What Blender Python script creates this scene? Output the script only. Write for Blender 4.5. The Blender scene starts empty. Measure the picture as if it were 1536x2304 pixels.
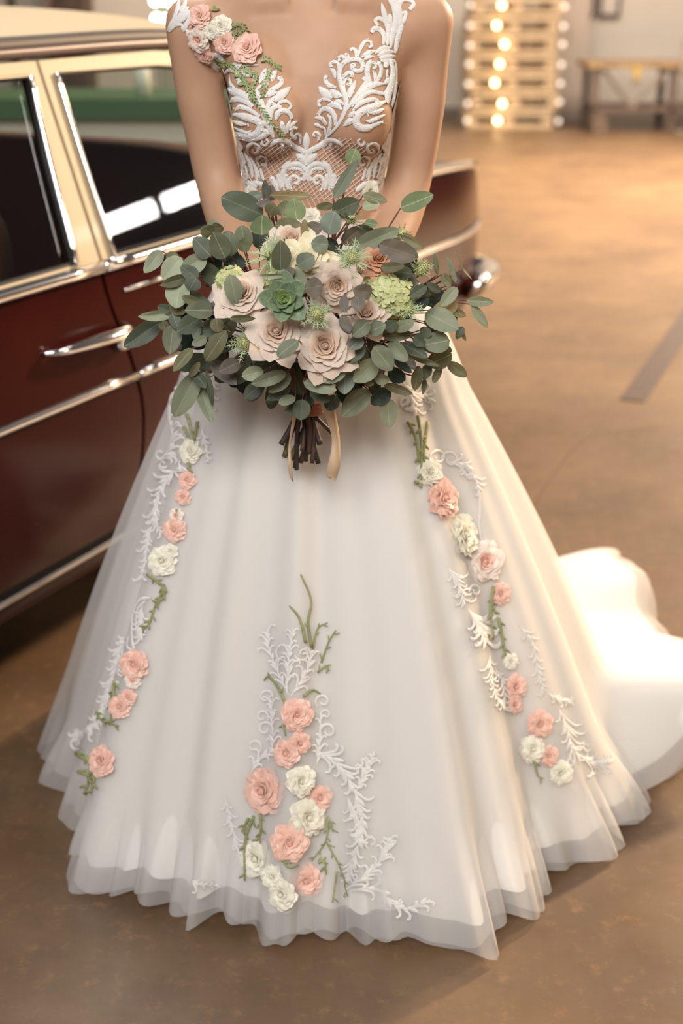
import bpy, bmesh, math, random
import numpy as np
from mathutils import Vector, Matrix, Quaternion
from mathutils.bvhtree import BVHTree
random.seed(7); np.random.seed(7)
R = math.radians
SC = bpy.context.scene
COL = SC.collection

# ------------------------------------------------------------------ camera
FPX = 3200.0; PITCH = R(20.6); CAMZ = 1.5
cd = bpy.data.cameras.new('camera'); cam = bpy.data.objects.new('camera', cd); COL.objects.link(cam)
cd.sensor_fit = 'VERTICAL'; cd.sensor_height = 36.0; cd.lens = 50.0
cam.location = (0, 0, CAMZ); cam.rotation_euler = (R(90) - PITCH, 0, 0)
cd.dof.use_dof = True; cd.dof.focus_distance = 2.06; cd.dof.aperture_fstop = 2.8
cd.clip_start = 0.05
SC.camera = cam
# ------------------------------------------------------------------ world and lights
w = bpy.data.worlds.new('world'); SC.world = w; w.use_nodes = True
bg = w.node_tree.nodes['Background']; bg.inputs[0].default_value = (0.80, 0.78, 0.80, 1); bg.inputs[1].default_value = 0.13
def area(name, loc, target, sx, sy, power, color):
    l = bpy.data.lights.new(name, 'AREA'); l.shape = 'RECTANGLE'; l.size = sx; l.size_y = sy
    l.energy = power; l.color = color
    o = bpy.data.objects.new(name, l); COL.objects.link(o); o.location = loc
    d = Vector(target) - Vector(loc); o.rotation_euler = d.to_track_quat('-Z', 'Y').to_euler()
    return o
area('warm_hall_lamp', (9.2, 12.3, 5.9), (0.6, 3.4, 0.2), 0.9, 0.9, 2100, (1.0, 0.72, 0.46)).data.spread = R(135)
area('front_fill', (-1.2, -3.6, 5.6), (0, 2.4, 0.8), 4.5, 3.0, 590, (1.0, 0.985, 0.97))  # soft neutral fill added above and behind the camera, no modelled opening
area('far_floor_fill', (4.6, 10.6, 5.6), (4.2, 10.2, 0), 1.2, 1.2, 800, (1.0, 0.80, 0.55)).data.spread = R(104)  # fill light added overhead to brighten the far floor
area('warm_side_fill', (6.2, 0.6, 4.6), (0.2, 2.4, 0.7), 2.0, 2.0, 140, (1.0, 0.80, 0.52))  # added fill, unseen, warms the right half of the dress front
area('back_wall_wash', (2.5, 11.5, 6.0), (2.5, 17.0, 0.6), 9.0, 1.5, 560, (1.0, 0.90, 0.78))
def strip(name, loc, along, power):
    o = area(name, loc, (0, 6, 0.6), 1.35, 0.16, power, (1.0, 0.98, 0.95))
    x = Vector(along).normalized(); z = (Vector(loc) - Vector((0, 5, 0.8))); z = (z - x * z.dot(x)).normalized(); y = z.cross(x)
    o.rotation_euler = Matrix((x, y, z)).transposed().to_euler()
strip('strip_light_a', (9.80, 9.25, 4.5), (0.28, 0.96, 0), 60)
strip('strip_light_b', (10.22, 10.72, 4.5), (0.28, 0.96, 0), 60)
area('overhead_strip_a', (-1.2, 5.6, 4.8), (-1.2, 5.6, 0), 0.35, 4.0, 150, (1.0, 0.98, 0.95))
area('overhead_strip_b', (1.2, 3.5, 5.2), (1.2, 3.5, 0), 0.35, 4.0, 60, (1.0, 0.96, 0.92))
cy = SC.cycles
cy.max_bounces = 5; cy.diffuse_bounces = 3; cy.glossy_bounces = 3; cy.transmission_bounces = 3; cy.transparent_max_bounces = 10
cy.use_adaptive_sampling = True; cy.adaptive_threshold = 0.04
cy.caustics_reflective = False; cy.caustics_refractive = False
vs = SC.view_settings
vs.view_transform = 'Standard'; vs.look = 'None'; vs.exposure = 0.0; vs.gamma = 1.0
vs.use_curve_mapping = False

# ------------------------------------------------------------------ helpers
def ray(x, y):
    u = x - 768.0; v = 1152.0 - y
    return Vector((u, FPX * math.cos(PITCH) + v * math.sin(PITCH), -FPX * math.sin(PITCH) + v * math.cos(PITCH)))
CAM = Vector((0, 0, CAMZ))
def at(x, y, Y):
    r = ray(x, y); return CAM + r * (Y / r.y)
def gnd(x, y, z=0.0):
    r = ray(x, y); return CAM + r * ((z - CAMZ) / r.z)
def lin(c):
    c = c / 255.0
    return c / 12.92 if c <= 0.04045 else ((c + 0.055) / 1.055) ** 2.4
def col(r, g, b): return (lin(r), lin(g), lin(b), 1.0)
W = {}
def put(o, parent=None, M=None):
    M = M if M is not None else Matrix.Identity(4)
    if parent is not None:
        o.parent = parent; o.matrix_parent_inverse = W[parent.name].inverted()
    o.matrix_basis = M; W[o.name] = M.copy()
    return o
def empty(name, loc, label=None, cat=None, group=None, rotz=0.0):
    o = bpy.data.objects.new(name, None); COL.objects.link(o); o.empty_display_size = 0.05
    put(o, None, Matrix.Translation(Vector(loc)) @ Matrix.Rotation(rotz, 4, 'Z'))
    return tag(o, label, cat, group)
def tag(o, label=None, cat=None, group=None, kind=None):
    for k, v in (('label', label), ('category', cat), ('group', group), ('kind', kind)):
        if v: o[k] = v
    return o
def mk(name, verts, faces, mat=None, smooth=True):
    me = bpy.data.meshes.new(name); me.from_pydata([tuple(v) for v in verts], [], faces)
    if smooth: me.polygons.foreach_set('use_smooth', [True] * len(me.polygons))
    if mat: me.materials.append(mat)
    me.update(); return me
def ob(name, me, parent=None, M=None):
    o = bpy.data.objects.new(name, me); COL.objects.link(o); return put(o, parent, M)
class MB:
    def __init__(s): s.v = []; s.f = []
    def add(s, v, f):
        n = len(s.v); s.v += [tuple(p) for p in v]; s.f += [tuple(i + n for i in q) for q in f]; return s
    def box(s, a, b):
        x0, y0, z0 = a; x1, y1, z1 = b
        return s.add([(x0,y0,z0),(x1,y0,z0),(x1,y1,z0),(x0,y1,z0),(x0,y0,z1),(x1,y0,z1),(x1,y1,z1),(x0,y1,z1)],
                     [(0,3,2,1),(4,5,6,7),(0,1,5,4),(1,2,6,5),(2,3,7,6),(3,0,4,7)])
    def tube(s, pts, rad, n=8, cap=True, squash=1.0):
        pts = [Vector(p) for p in pts]; m = len(pts)
        if not hasattr(rad, '__len__'): rad = [rad] * m
        V = []; up = None
        for i in range(m):
            t = (pts[min(i+1, m-1)] - pts[max(i-1, 0)])
            t = t.normalized() if t.length > 1e-9 else Vector((0,0,1))
            if up is None: up = t.orthogonal().normalized()
            up = (up - t * up.dot(t)); up = up.normalized() if up.length > 1e-6 else t.orthogonal().normalized()
            sd = t.cross(up)
            for k in range(n):
                a = 2 * math.pi * k / n
                V.append(pts[i] + (up * math.cos(a) * squash + sd * math.sin(a)) * rad[i])
        F = [(i*n+k, i*n+(k+1)%n, (i+1)*n+(k+1)%n, (i+1)*n+k) for i in range(m-1) for k in range(n)]
        if cap: F += [tuple(range(n-1, -1, -1)), tuple((m-1)*n+k for k in range(n))]
        return s.add(V, F)
    def loft(s, rings, cap=True):
        n = len(rings[0]); V = [p for r in rings for p in r]; m = len(rings)
        F = [(i*n+k, i*n+(k+1)%n, (i+1)*n+(k+1)%n, (i+1)*n+k) for i in range(m-1) for k in range(n)]
        if cap: F += [tuple(range(n-1, -1, -1)), tuple((m-1)*n+k for k in range(n))]
        return s.add(V, F)
    def sphere(s, c, r, nu=16, nv=10, M=None):
        c = Vector(c); r = Vector(r) if hasattr(r, '__len__') else Vector((r, r, r)); V = []
        for j in range(1, nv):
            th = math.pi * j / nv
            for i in range(nu):
                ph = 2 * math.pi * i / nu
                p = Vector((r.x*math.sin(th)*math.cos(ph), r.y*math.sin(th)*math.sin(ph), r.z*math.cos(th)))
                V.append(c + (M @ p if M else p))
        a = Vector((0,0,r.z)); V += [c + (M @ a if M else a), c - (M @ a if M else a)]
        T = len(V) - 2; B = T + 1
        F = [(j*nu+i, (j+1)*nu+i, (j+1)*nu+(i+1)%nu, j*nu+(i+1)%nu) for j in range(nv-2) for i in range(nu)]
        F += [(T, i, (i+1)%nu) for i in range(nu)] + [(B, (nv-2)*nu+(i+1)%nu, (nv-2)*nu+i) for i in range(nu)]
        return s.add(V, F)
    def grid(s, P, nu, nv, wrap=False):
        V = [P(i, j) for j in range(nv) for i in range(nu)]
        F = [(j*nu+i, j*nu+(i+1)%nu, (j+1)*nu+(i+1)%nu, (j+1)*nu+i) for j in range(nv-1) for i in range(nu if wrap else nu-1)]
        return s.add(V, F)
    def mesh(s, name, mat, smooth=True): return mk(name, s.v, s.f, mat, smooth)
    def build(s, name, mat, parent=None, M=None, smooth=True): return ob(name, s.mesh(name, mat, smooth), parent, M)
def catmull(pts, n=8):
    pts = [Vector(p) for p in pts]
    if len(pts) < 3: 
        return [pts[0].lerp(pts[-1], i / n) for i in range(n + 1)]
    P = [pts[0]*2 - pts[1]] + pts + [pts[-1]*2 - pts[-2]]; out = []
    for i in range(1, len(P) - 2):
        for k in range(n):
            t = k / n; a, b, c, d = P[i-1], P[i], P[i+1], P[i+2]
            out.append(0.5 * ((2*b) + (c-a)*t + (2*a-5*b+4*c-d)*t*t + (3*b-a-3*c+d)*t**3))
    out.append(pts[-1]); return out
def sstep(a, b, x):
    t = min(1.0, max(0.0, (x - a) / (b - a))); return t * t * (3 - 2 * t)
# ------------------------------------------------------------------ materials
def mat(name, rgb, rough=0.6, metal=0.0, spec=0.5, rgb2=None, nscale=8.0, bump=0.0, bscale=200.0, sss=0.0,
        sheen=0.0, coat=0.0, trans=0.0, emit=None, estr=0.0, detail=6.0, contrast=(0.35, 0.65)):
    m = bpy.data.materials.new(name); m.use_nodes = True; nt = m.node_tree; p = nt.nodes['Principled BSDF']
    p.inputs['Base Color'].default_value = rgb; p.inputs['Roughness'].default_value = rough
    p.inputs['Metallic'].default_value = metal; p.inputs['Specular IOR Level'].default_value = spec
    p.inputs['Sheen Weight'].default_value = sheen; p.inputs['Coat Weight'].default_value = coat
    p.inputs['Coat Roughness'].default_value = 0.04
    if sss: 
        p.inputs['Subsurface Weight'].default_value = sss; p.inputs['Subsurface Radius'].default_value = (0.02, 0.008, 0.004)
        p.inputs['Subsurface Scale'].default_value = 0.3
    if emit: p.inputs['Emission Color'].default_value = emit; p.inputs['Emission Strength'].default_value = estr
    tc = nt.nodes.new('ShaderNodeTexCoord')
    if rgb2:
        n = nt.nodes.new('ShaderNodeTexNoise'); n.inputs['Scale'].default_value = nscale; n.inputs['Detail'].default_value = detail
        r = nt.nodes.new('ShaderNodeValToRGB'); r.color_ramp.elements[0].position = contrast[0]; r.color_ramp.elements[1].position = contrast[1]
        r.color_ramp.elements[0].color = rgb; r.color_ramp.elements[1].color = rgb2
        nt.links.new(tc.outputs['Object'], n.inputs['Vector']); nt.links.new(n.outputs['Fac'], r.inputs['Fac'])
        nt.links.new(r.outputs['Color'], p.inputs['Base Color'])
    if bump:
        n = nt.nodes.new('ShaderNodeTexNoise'); n.inputs['Scale'].default_value = bscale; n.inputs['Detail'].default_value = 4
        b = nt.nodes.new('ShaderNodeBump'); b.inputs['Strength'].default_value = bump; b.inputs['Distance'].default_value = 0.002
        nt.links.new(tc.outputs['Object'], n.inputs['Vector']); nt.links.new(n.outputs['Fac'], b.inputs['Height'])
        nt.links.new(b.outputs['Normal'], p.inputs['Normal'])
    if trans:
        out = nt.nodes['Material Output']; tr = nt.nodes.new('ShaderNodeBsdfTranslucent'); mx = nt.nodes.new('ShaderNodeMixShader')
        tr.inputs['Color'].default_value = rgb; mx.inputs[0].default_value = trans
        nt.links.new(p.outputs[0], mx.inputs[1]); nt.links.new(tr.outputs[0], mx.inputs[2]); nt.links.new(mx.outputs[0], out.inputs['Surface'])
    return m
def tulle_mat(name, alpha, rgb):
    m = bpy.data.materials.new(name); m.use_nodes = True; nt = m.node_tree; nt.nodes.clear()
    out = nt.nodes.new('ShaderNodeOutputMaterial'); t = nt.nodes.new('ShaderNodeBsdfTransparent')
    d = nt.nodes.new('ShaderNodeBsdfDiffuse'); tr = nt.nodes.new('ShaderNodeBsdfTranslucent')
    m1 = nt.nodes.new('ShaderNodeMixShader'); m2 = nt.nodes.new('ShaderNodeMixShader')
    d.inputs[0].default_value = rgb; tr.inputs[0].default_value = rgb; m1.inputs[0].default_value = 0.4; m2.inputs[0].default_value = alpha
    nt.links.new(d.outputs[0], m1.inputs[1]); nt.links.new(tr.outputs[0], m1.inputs[2])
    nt.links.new(t.outputs[0], m2.inputs[1]); nt.links.new(m1.outputs[0], m2.inputs[2]); nt.links.new(m2.outputs[0], out.inputs[0])
    return m
def glass_mat(name, tint):
    m = bpy.data.materials.new(name); m.use_nodes = True; nt = m.node_tree; nt.nodes.clear()
    out = nt.nodes.new('ShaderNodeOutputMaterial'); t = nt.nodes.new('ShaderNodeBsdfTransparent'); g = nt.nodes.new('ShaderNodeBsdfGlossy')
    g.inputs['Roughness'].default_value = 0.015; t.inputs[0].default_value = tint; g.inputs[0].default_value = (1,1,1,1)
    fr = nt.nodes.new('ShaderNodeFresnel'); fr.inputs[0].default_value = 1.5; mx = nt.nodes.new('ShaderNodeMixShader')
    nt.links.new(fr.outputs[0], mx.inputs[0]); nt.links.new(t.outputs[0], mx.inputs[1]); nt.links.new(g.outputs[0], mx.inputs[2])
    nt.links.new(mx.outputs[0], out.inputs[0]); return m
def leaf_mat(name, rgb, vein, rough=0.55):
    m = mat(name, rgb, rough, spec=0.35); nt = m.node_tree; p = nt.nodes['Principled BSDF']
    tc = nt.nodes.new('ShaderNodeTexCoord'); sx = nt.nodes.new('ShaderNodeSeparateXYZ'); ab = nt.nodes.new('ShaderNodeMath'); ab.operation = 'ABSOLUTE'
    rp = nt.nodes.new('ShaderNodeValToRGB'); rp.color_ramp.elements[0].position = 0.008; rp.color_ramp.elements[1].position = 0.022
    rp.color_ramp.elements[0].color = (1,1,1,1); rp.color_ramp.elements[1].color = (0,0,0,1)
    oi = nt.nodes.new('ShaderNodeObjectInfo'); hs = nt.nodes.new('ShaderNodeHueSaturation'); mr = nt.nodes.new('ShaderNodeMapRange')
    mr.inputs[3].default_value = 0.72; mr.inputs[4].default_value = 1.25
    n = nt.nodes.new('ShaderNodeTexNoise'); n.inputs['Scale'].default_value = 3.0
    mn = nt.nodes.new('ShaderNodeMix'); mn.data_type = 'RGBA'; mn.inputs['A'].default_value = rgb
    mn.inputs['B'].default_value = tuple(c * 0.72 for c in rgb[:3]) + (1,)
    mx = nt.nodes.new('ShaderNodeMix'); mx.data_type = 'RGBA'; mx.inputs['B'].default_value = vein
    L = nt.links.new
    L(tc.outputs['Object'], sx.inputs[0]); L(sx.outputs[0], ab.inputs[0]); L(ab.outputs[0], rp.inputs[0]); L(rp.outputs[0], mx.inputs['Factor'])
    L(tc.outputs['Object'], n.inputs['Vector']); L(n.outputs['Fac'], mn.inputs['Factor']); L(mn.outputs['Result'], hs.inputs['Color'])
    L(oi.outputs['Random'], mr.inputs[0]); L(mr.outputs[0], hs.inputs['Value']); L(hs.outputs[0], mx.inputs['A']); L(mx.outputs['Result'], p.inputs['Base Color'])
    out = nt.nodes['Material Output']; tr = nt.nodes.new('ShaderNodeBsdfTranslucent'); ms = nt.nodes.new('ShaderNodeMixShader'); ms.inputs[0].default_value = 0.12
    L(mx.outputs['Result'], tr.inputs[0]); L(p.outputs[0], ms.inputs[1]); L(tr.outputs[0], ms.inputs[2]); L(ms.outputs[0], out.inputs['Surface'])
    return m
M = {}
M['skin'] = mat('skin', col(185, 145, 117), 0.5, sss=0.06, spec=0.3, rgb2=col(193, 153, 125), nscale=14, bump=0.04, bscale=500)
M['hair'] = mat('hair', col(72, 50, 36), 0.5, bump=0.6, bscale=120)
M['lace'] = mat('lace', col(248, 245, 240), 0.65, sheen=0.3, bump=0.9, bscale=900, rgb2=col(240, 235, 230), nscale=90)
M['lattice'] = mat('lattice', col(238, 218, 206), 0.7)
M['panel'] = mat('lace_panel', col(232, 224, 218), 0.75, bump=1.0, bscale=260, rgb2=col(205, 186, 174), nscale=140, contrast=(0.5, 0.62))
M['satin'] = mat('satin', col(243, 240, 235), 0.45, sheen=0.25, spec=0.3)
M['tulle'] = tulle_mat('tulle', 0.44, col(244, 241, 238))
M['tulle2'] = tulle_mat('tulle_under', 0.5, col(244, 241, 238))
M['bead'] = mat('bead', col(253, 253, 253), 0.12, spec=1.0)
M['peach'] = mat('peach_satin', col(250, 214, 198), 0.42, trans=0.2, sheen=0.2, rgb2=col(246, 196, 176), nscale=30)
M['ivory'] = mat('ivory_satin', col(250, 247, 234), 0.42, trans=0.2, sheen=0.2, rgb2=col(246, 240, 216), nscale=30)
M['blush'] = mat('blush_satin', col(252, 232, 220), 0.42, trans=0.2, sheen=0.2, rgb2=col(250, 242, 228), nscale=30)
M['vine'] = mat('vine_thread', col(166, 166, 118), 0.7, rgb2=col(136, 142, 94), nscale=60, bump=0.5, bscale=900)
M['vine2'] = mat('vine_thread_bright', col(178, 190, 142), 0.7, rgb2=col(142, 162, 106), nscale=60)
M['rose'] = mat('dusty_rose_petal', col(232, 216, 200), 0.55, trans=0.22, rgb2=col(224, 205, 188), nscale=25)
M['rosein'] = mat('rose_heart_petal', col(232, 208, 188), 0.55, trans=0.22, rgb2=col(224, 194, 170), nscale=25)
M['peachrose'] = mat('peach_rose_petal', col(214, 158, 124), 0.55, trans=0.2)
M['cream'] = mat('cream_petal', col(247, 240, 212), 0.55, trans=0.25, rgb2=col(241, 227, 188), nscale=30)
M['hydra'] = mat('green_hydrangea', col(206, 212, 146), 0.55, trans=0.25, rgb2=col(222, 224, 178), nscale=25)
M['hydra2'] = mat('pale_hydrangea', col(214, 222, 170), 0.55, trans=0.25)
M['succ'] = mat('succulent', col(104, 120, 100), 0.5, rgb2=col(126, 146, 106), nscale=12)
M['succin'] = mat('succulent_heart', col(152, 174, 112), 0.5)
M['thistle'] = mat('thistle_head', col(196, 202, 152), 0.6, rgb2=col(166, 168, 114), nscale=200)
M['bract'] = mat('thistle_bract', col(190, 202, 160), 0.6, rgb2=col(140, 162, 120), nscale=60)
M['bractd'] = mat('thistle_bract_brown', col(122, 118, 72), 0.6)
M['stemred'] = mat('red_twig', col(112, 66, 58), 0.55)
M['stem'] = mat('brown_stem', col(74, 52, 44), 0.6, rgb2=col(52, 40, 34), nscale=60)
M['stemg'] = mat('green_stem', col(96, 94, 56), 0.6)
M['ribbon'] = mat('ribbon', col(200, 172, 140), 0.45, sheen=0.3)
M['wrap'] = mat('ribbon_wrap', col(140, 88, 72), 0.4)
LEAF = {k: leaf_mat('leaf_' + n, col(*c), col(*v)) for k, n, c, v in (
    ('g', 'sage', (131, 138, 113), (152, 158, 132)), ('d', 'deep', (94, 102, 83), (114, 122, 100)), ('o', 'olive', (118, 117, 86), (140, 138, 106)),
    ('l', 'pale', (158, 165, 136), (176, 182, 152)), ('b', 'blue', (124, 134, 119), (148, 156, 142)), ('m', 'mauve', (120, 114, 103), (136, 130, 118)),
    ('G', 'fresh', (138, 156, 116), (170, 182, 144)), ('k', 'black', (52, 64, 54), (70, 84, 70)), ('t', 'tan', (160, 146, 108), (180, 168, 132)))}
M['maroon'] = mat('maroon_paint', col(54, 15, 10), 0.2, spec=0.10, coat=0.06, rgb2=col(47, 13, 9), nscale=2)
M['creampaint'] = mat('cream_paint', col(176, 160, 132), 0.5, coat=0.03, spec=0.15)
M['chrome'] = mat('chrome', col(225, 222, 220), 0.10, metal=1.0)
M['rail'] = mat('dull_rail', col(112, 92, 88), 0.45)
M['rubber'] = mat('rubber', col(22, 20, 19), 0.7)
M['dark'] = mat('dark_void', col(18, 14, 13), 0.8)
M['tan'] = mat('tan_leather', col(120, 76, 46), 0.5, bump=0.3, bscale=150)
M['interior'] = mat('dark_trim', col(48, 36, 30), 0.6)
M['glass'] = glass_mat('car_glass', (0.80, 0.83, 0.80, 1))
M['red'] = mat('tail_lamp_red', col(140, 20, 16), 0.2, coat=1.0)

# ------------------------------------------------------------------ the setting: floor, walls
def floor_material():
    m = mat('concrete_floor', col(150, 120, 96), 0.42, spec=0.5); nt = m.node_tree; p = nt.nodes['Principled BSDF']; L = nt.links.new
    tc = nt.nodes.new('ShaderNodeTexCoord')
    def noise(s, d=6, rough=0.6):
        n = nt.nodes.new('ShaderNodeTexNoise'); n.inputs['Scale'].default_value = s; n.inputs['Detail'].default_value = d
        n.inputs['Roughness'].default_value = rough; L(tc.outputs['Object'], n.inputs['Vector']); return n
    def ramp(a, b, c0, c1):
        r = nt.nodes.new('ShaderNodeValToRGB'); e = r.color_ramp.elements; e[0].position = a; e[1].position = b; e[0].color = c0; e[1].color = c1; return r
    def mix(fac, A, B, mode='MIX'):
        x = nt.nodes.new('ShaderNodeMix'); x.data_type = 'RGBA'; x.blend_type = mode
        if isinstance(fac, float): x.inputs['Factor'].default_value = fac
        else: L(fac, x.inputs['Factor'])
        for nm, v in (('A', A), ('B', B)):
            if isinstance(v, tuple): x.inputs[nm].default_value = v
            else: L(v, x.inputs[nm])
        return x.outputs['Result']
    r1 = ramp(0.3, 0.7, col(86, 65, 47), col(122, 96, 70)); n1 = noise(1.6, 8); L(n1.outputs['Fac'], r1.inputs[0])
    r2 = ramp(0.48, 0.72, (0,0,0,1), (0.7,0.7,0.7,1)); n2 = noise(5.5, 8, 0.7); L(n2.outputs['Fac'], r2.inputs[0])
    c = mix(r2.outputs[0], r1.outputs[0], col(84, 63, 51))
    r3 = ramp(0.54, 0.70, (0,0,0,1), (0.6,0.6,0.6,1)); n3 = noise(26, 6, 0.75); L(n3.outputs['Fac'], r3.inputs[0])
    c = mix(r3.outputs[0], c, col(140, 106, 72))
    r4 = ramp(0.70, 0.74, (0,0,0,1), (0.8,0.8,0.8,1)); n4 = noise(3.2, 3, 0.5); L(n4.outputs['Fac'], r4.inputs[0])
    c = mix(r4.outputs[0], c, col(76, 58, 48))
    L(c, p.inputs['Base Color'])
    rr = ramp(0.3, 0.7, (0.34,)*3 + (1,), (0.55,)*3 + (1,)); L(n2.outputs['Fac'], rr.inputs[0]); L(rr.outputs[0], p.inputs['Roughness'])
    b = nt.nodes.new('ShaderNodeBump'); b.inputs['Strength'].default_value = 0.12; b.inputs['Distance'].default_value = 0.003
    L(n3.outputs['Fac'], b.inputs['Height']); L(b.outputs[0], p.inputs['Normal'])
    return m
FLOORM = floor_material()
fl = MB().box((-9, -7, -0.1), (14, 17.0, 0.0)).build('floor', FLOORM, smooth=False); tag(fl, 'brown stained concrete hall floor', None, None, 'structure')
M['wall'] = mat('plaster_wall', col(228, 214, 196), 0.8, rgb2=col(216, 202, 186), nscale=0.8, bump=0.1, bscale=40)
wb = MB().box((-9, 17.0, 0), (14, 17.2, 6)).build('wall_back', M['wall'], smooth=False); tag(wb, 'pale plaster back wall of the hall', None, None, 'structure')
M['base'] = mat('grey_skirting', col(132, 120, 110), 0.6)
bb = MB().box((-9, 16.96, 0), (14, 17.0, 0.10)).build('baseboard_back', M['base'], smooth=False); tag(bb, 'grey skirting along the back wall', None, None, 'structure')
M['steel'] = mat('dark_steel', col(66, 46, 42), 0.65, rgb2=col(54, 38, 36), nscale=20)
dv = Vector((0.355, 0.935, 0)); sv = Vector((0.935, -0.355, 0)); b0 = Vector((1.055, 5.20, 0))
V = []
for z in (0.0005, 0.004):
    for (a, c) in ((0, 0), (0, 0.095), (4.0, 0.095), (4.0, 0)): V.append(b0 + dv * a + sv * c + Vector((0, -0.0 if a else -0.0, z)))
st = ob('trim_1', mk('trim_1', V, [(3,2,1,0),(4,5,6,7),(0,1,5,4),(1,2,6,5),(2,3,7,6),(3,0,4,7)], M['steel'], False)); tag(st, 'dark brown steel strip set into the floor', None, None, 'structure')
M['crack'] = mat('crack_dark', col(96, 74, 58), 0.9)
def crack(pts, wd):
    P = catmull([gnd(*p) for p in pts], 5); mb = MB(); V = []
    for i, p in enumerate(P):
        t = (P[min(i+1, len(P)-1)] - P[max(i-1, 0)]).normalized(); s = Vector((t.y, -t.x, 0)); k = wd * (0.4 + 0.6 * math.sin(math.pi * (i + .5) / len(P))) * random.uniform(.6, 1.2)
        V += [p + s * k + Vector((0,0,0.0008)), p - s * k + Vector((0,0,0.0008))]
    mb.add(V, [(2*i, 2*i+1, 2*i+3, 2*i+2) for i in range(len(P)-1)]); return mb
ck = crack([(1195, 1150), (1230, 1090), (1290, 1010), (1345, 965), (1375, 905)], 0.005).build('trim_2', M['crack'], smooth=False); tag(ck, 'thin dark crack running across the concrete floor', None, None, 'structure')
# ------------------------------------------------------------------ background things
M['pwood'] = mat('pale_pallet_wood', col(226, 200, 164), 0.7, rgb2=col(206, 176, 138), nscale=12)
M['bulb'] = mat('warm_bulb', col(255, 214, 150), 0.4, emit=(1.0, 0.72, 0.36, 1), estr=13)
M['bulbw'] = mat('white_bulb', col(255, 240, 225), 0.4, emit=(1.0, 0.86, 0.72, 1), estr=1.0)
M['bulbx'] = mat('clear_bulb', col(255, 250, 245), 0.4, emit=(1.0, 0.97, 0.92, 1), estr=12)
ordn = ['lowest', 'second', 'third', 'fourth', 'fifth', 'sixth', 'seventh', 'topmost']
PX0, PX1, PY = 1.34, 2.26, 15.55
bdm = MB().box((0, -0.05, 0), (0.92, 0.05, 0.05)).mesh('deck_board', M['pwood'], False)
blm = MB().box((-0.05, -0.45, 0), (0.05, 0.45, 0.07)).mesh('stringer', M['pwood'], False)
PIT = 0.19
for k in range(8):
    dx = random.uniform(-0.03, 0.03); z0 = k * PIT
    lab = ('%s pale wooden pallet of the fairy lit stack, resting on the floor' if k == 0 else '%s pale wooden pallet from the floor in the fairy lit stack') % ordn[k]
    if k == 7: lab = 'topmost pale wooden pallet of the fairy lit stack'
    e = empty('wooden_pallet', (PX0 + dx, PY, z0), lab, 'pallet', 'wooden pallets in the lit stack')
    Mx = W[e.name]
    for yy in (0.0, 0.45, 0.85): ob('deck_board', bdm, e, Mx @ Matrix.Translation((0, yy, 0)))
    for xx in (0.06, 0.46, 0.86): ob('stringer', blm, e, Mx @ Matrix.Translation((xx, 0.42, 0.05)))
    for yy in (0.0, 0.21, 0.42, 0.63, 0.85): ob('deck_board', bdm, e, Mx @ Matrix.Translation((0, yy, 0.12)))
fe = empty('fairy_lights', (PX0, PY - 0.09, 0), 'string of warm glowing fairy lights wound down the pallet stack', 'string lights')
wire = MB(); P = []
sph = MB().sphere((0,0,0), 0.028, 10, 6); bmh = sph.mesh('bulb', M['bulb']); bmw = sph.mesh('bulb', M['bulbw'])
for k in range(8):
    z = k * PIT + 0.085
    xs = [-0.02, 0.30 + 0.05 * math.sin(k * 2.1), 0.94]
    if k % 2: xs = xs[::-1]
    for x in xs:
        P.append(Vector((PX0 + x, PY - 0.10, z + random.uniform(-.015, .015))))
        ob('bulb', bmh if 0.1 < x < 0.6 else bmw, fe, Matrix.Translation(P[-1]))
wire.tube(catmull(P, 4), 0.004, 5); wire.build('wire', M['dark'], fe)
M['bench'] = mat('grey_brown_timber', col(120, 98, 84), 0.7, rgb2=col(98, 82, 72), nscale=10)
M['benchtop'] = mat('bench_top', col(170, 140, 100), 0.6, rgb2=col(140, 112, 84), nscale=8)
M['metal'] = mat('grey_metal', col(138, 124, 114), 0.5, metal=0.3)
M['yellow'] = mat('yellow_paint', col(190, 164, 84), 0.5)
be = empty('trestle_workbench', (3.2, 15.5, 0), 'grey timber trestle workbench with slanted braces by the back wall', 'workbench')
MB().box((2.52, 15.2, 0.63), (4.6, 15.95, 0.68)).build('bench_top', M['benchtop'], be, smooth=False)
MB().box((2.60, 15.25, 0.20), (4.5, 15.9, 0.24)).build('shelf', M['bench'], be, smooth=False)
for x in (2.62, 3.42, 4.3):
    for y in (15.28, 15.86): MB().box((x - 0.03, y - 0.03, 0), (x + 0.03, y + 0.03, 0.63)).build('leg', M['bench'], be, smooth=False)
for x0, x1 in ((2.68, 3.0), (3.36, 3.0), (3.48, 3.85), (4.2, 3.85)):
    MB().tube([(x0, 15.27, 0.62), (x1, 15.27, 0.24)], 0.032, 4).build('brace', M['metal'], be, smooth=False)
for i, (x, z, s, m, lab, nm) in enumerate(((2.56, 0.0, (0.16, 0.2, 0.14), 'bench', 'small dark timber block on the floor at the end of the workbench', 'timber_block'),)):
    o = MB().box((x, 15.0, z), (x + s[0], 15.0 + s[1], z + s[2])).box((x + 0.03, 15.03, z + s[2]), (x + s[0] - 0.03, 15.0 + s[1] - 0.03, z + s[2] + 0.05)).build(nm, M[m], smooth=False); tag(o, lab, 'block')
yc = empty('strap', (3.0, 15.18, 0.45), 'yellow strap hanging from the workbench edge', 'strap')
MB().box((2.98, 15.17, 0.52), (3.05, 15.185, 0.66)).build('webbing', M['yellow'], yc, smooth=False)
MB().box((2.975, 15.165, 0.47), (3.055, 15.19, 0.53)).build('buckle', M['metal'], yc, smooth=False)
po = empty('standing_pole', (3.46, 15.05, 0), 'thin grey metal pole standing against the workbench', 'pole')
MB().tube([(3.46, 15.05, 0.01), (3.46, 15.08, 0.92)], 0.018, 8).build('shaft', M['metal'], po)
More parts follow.
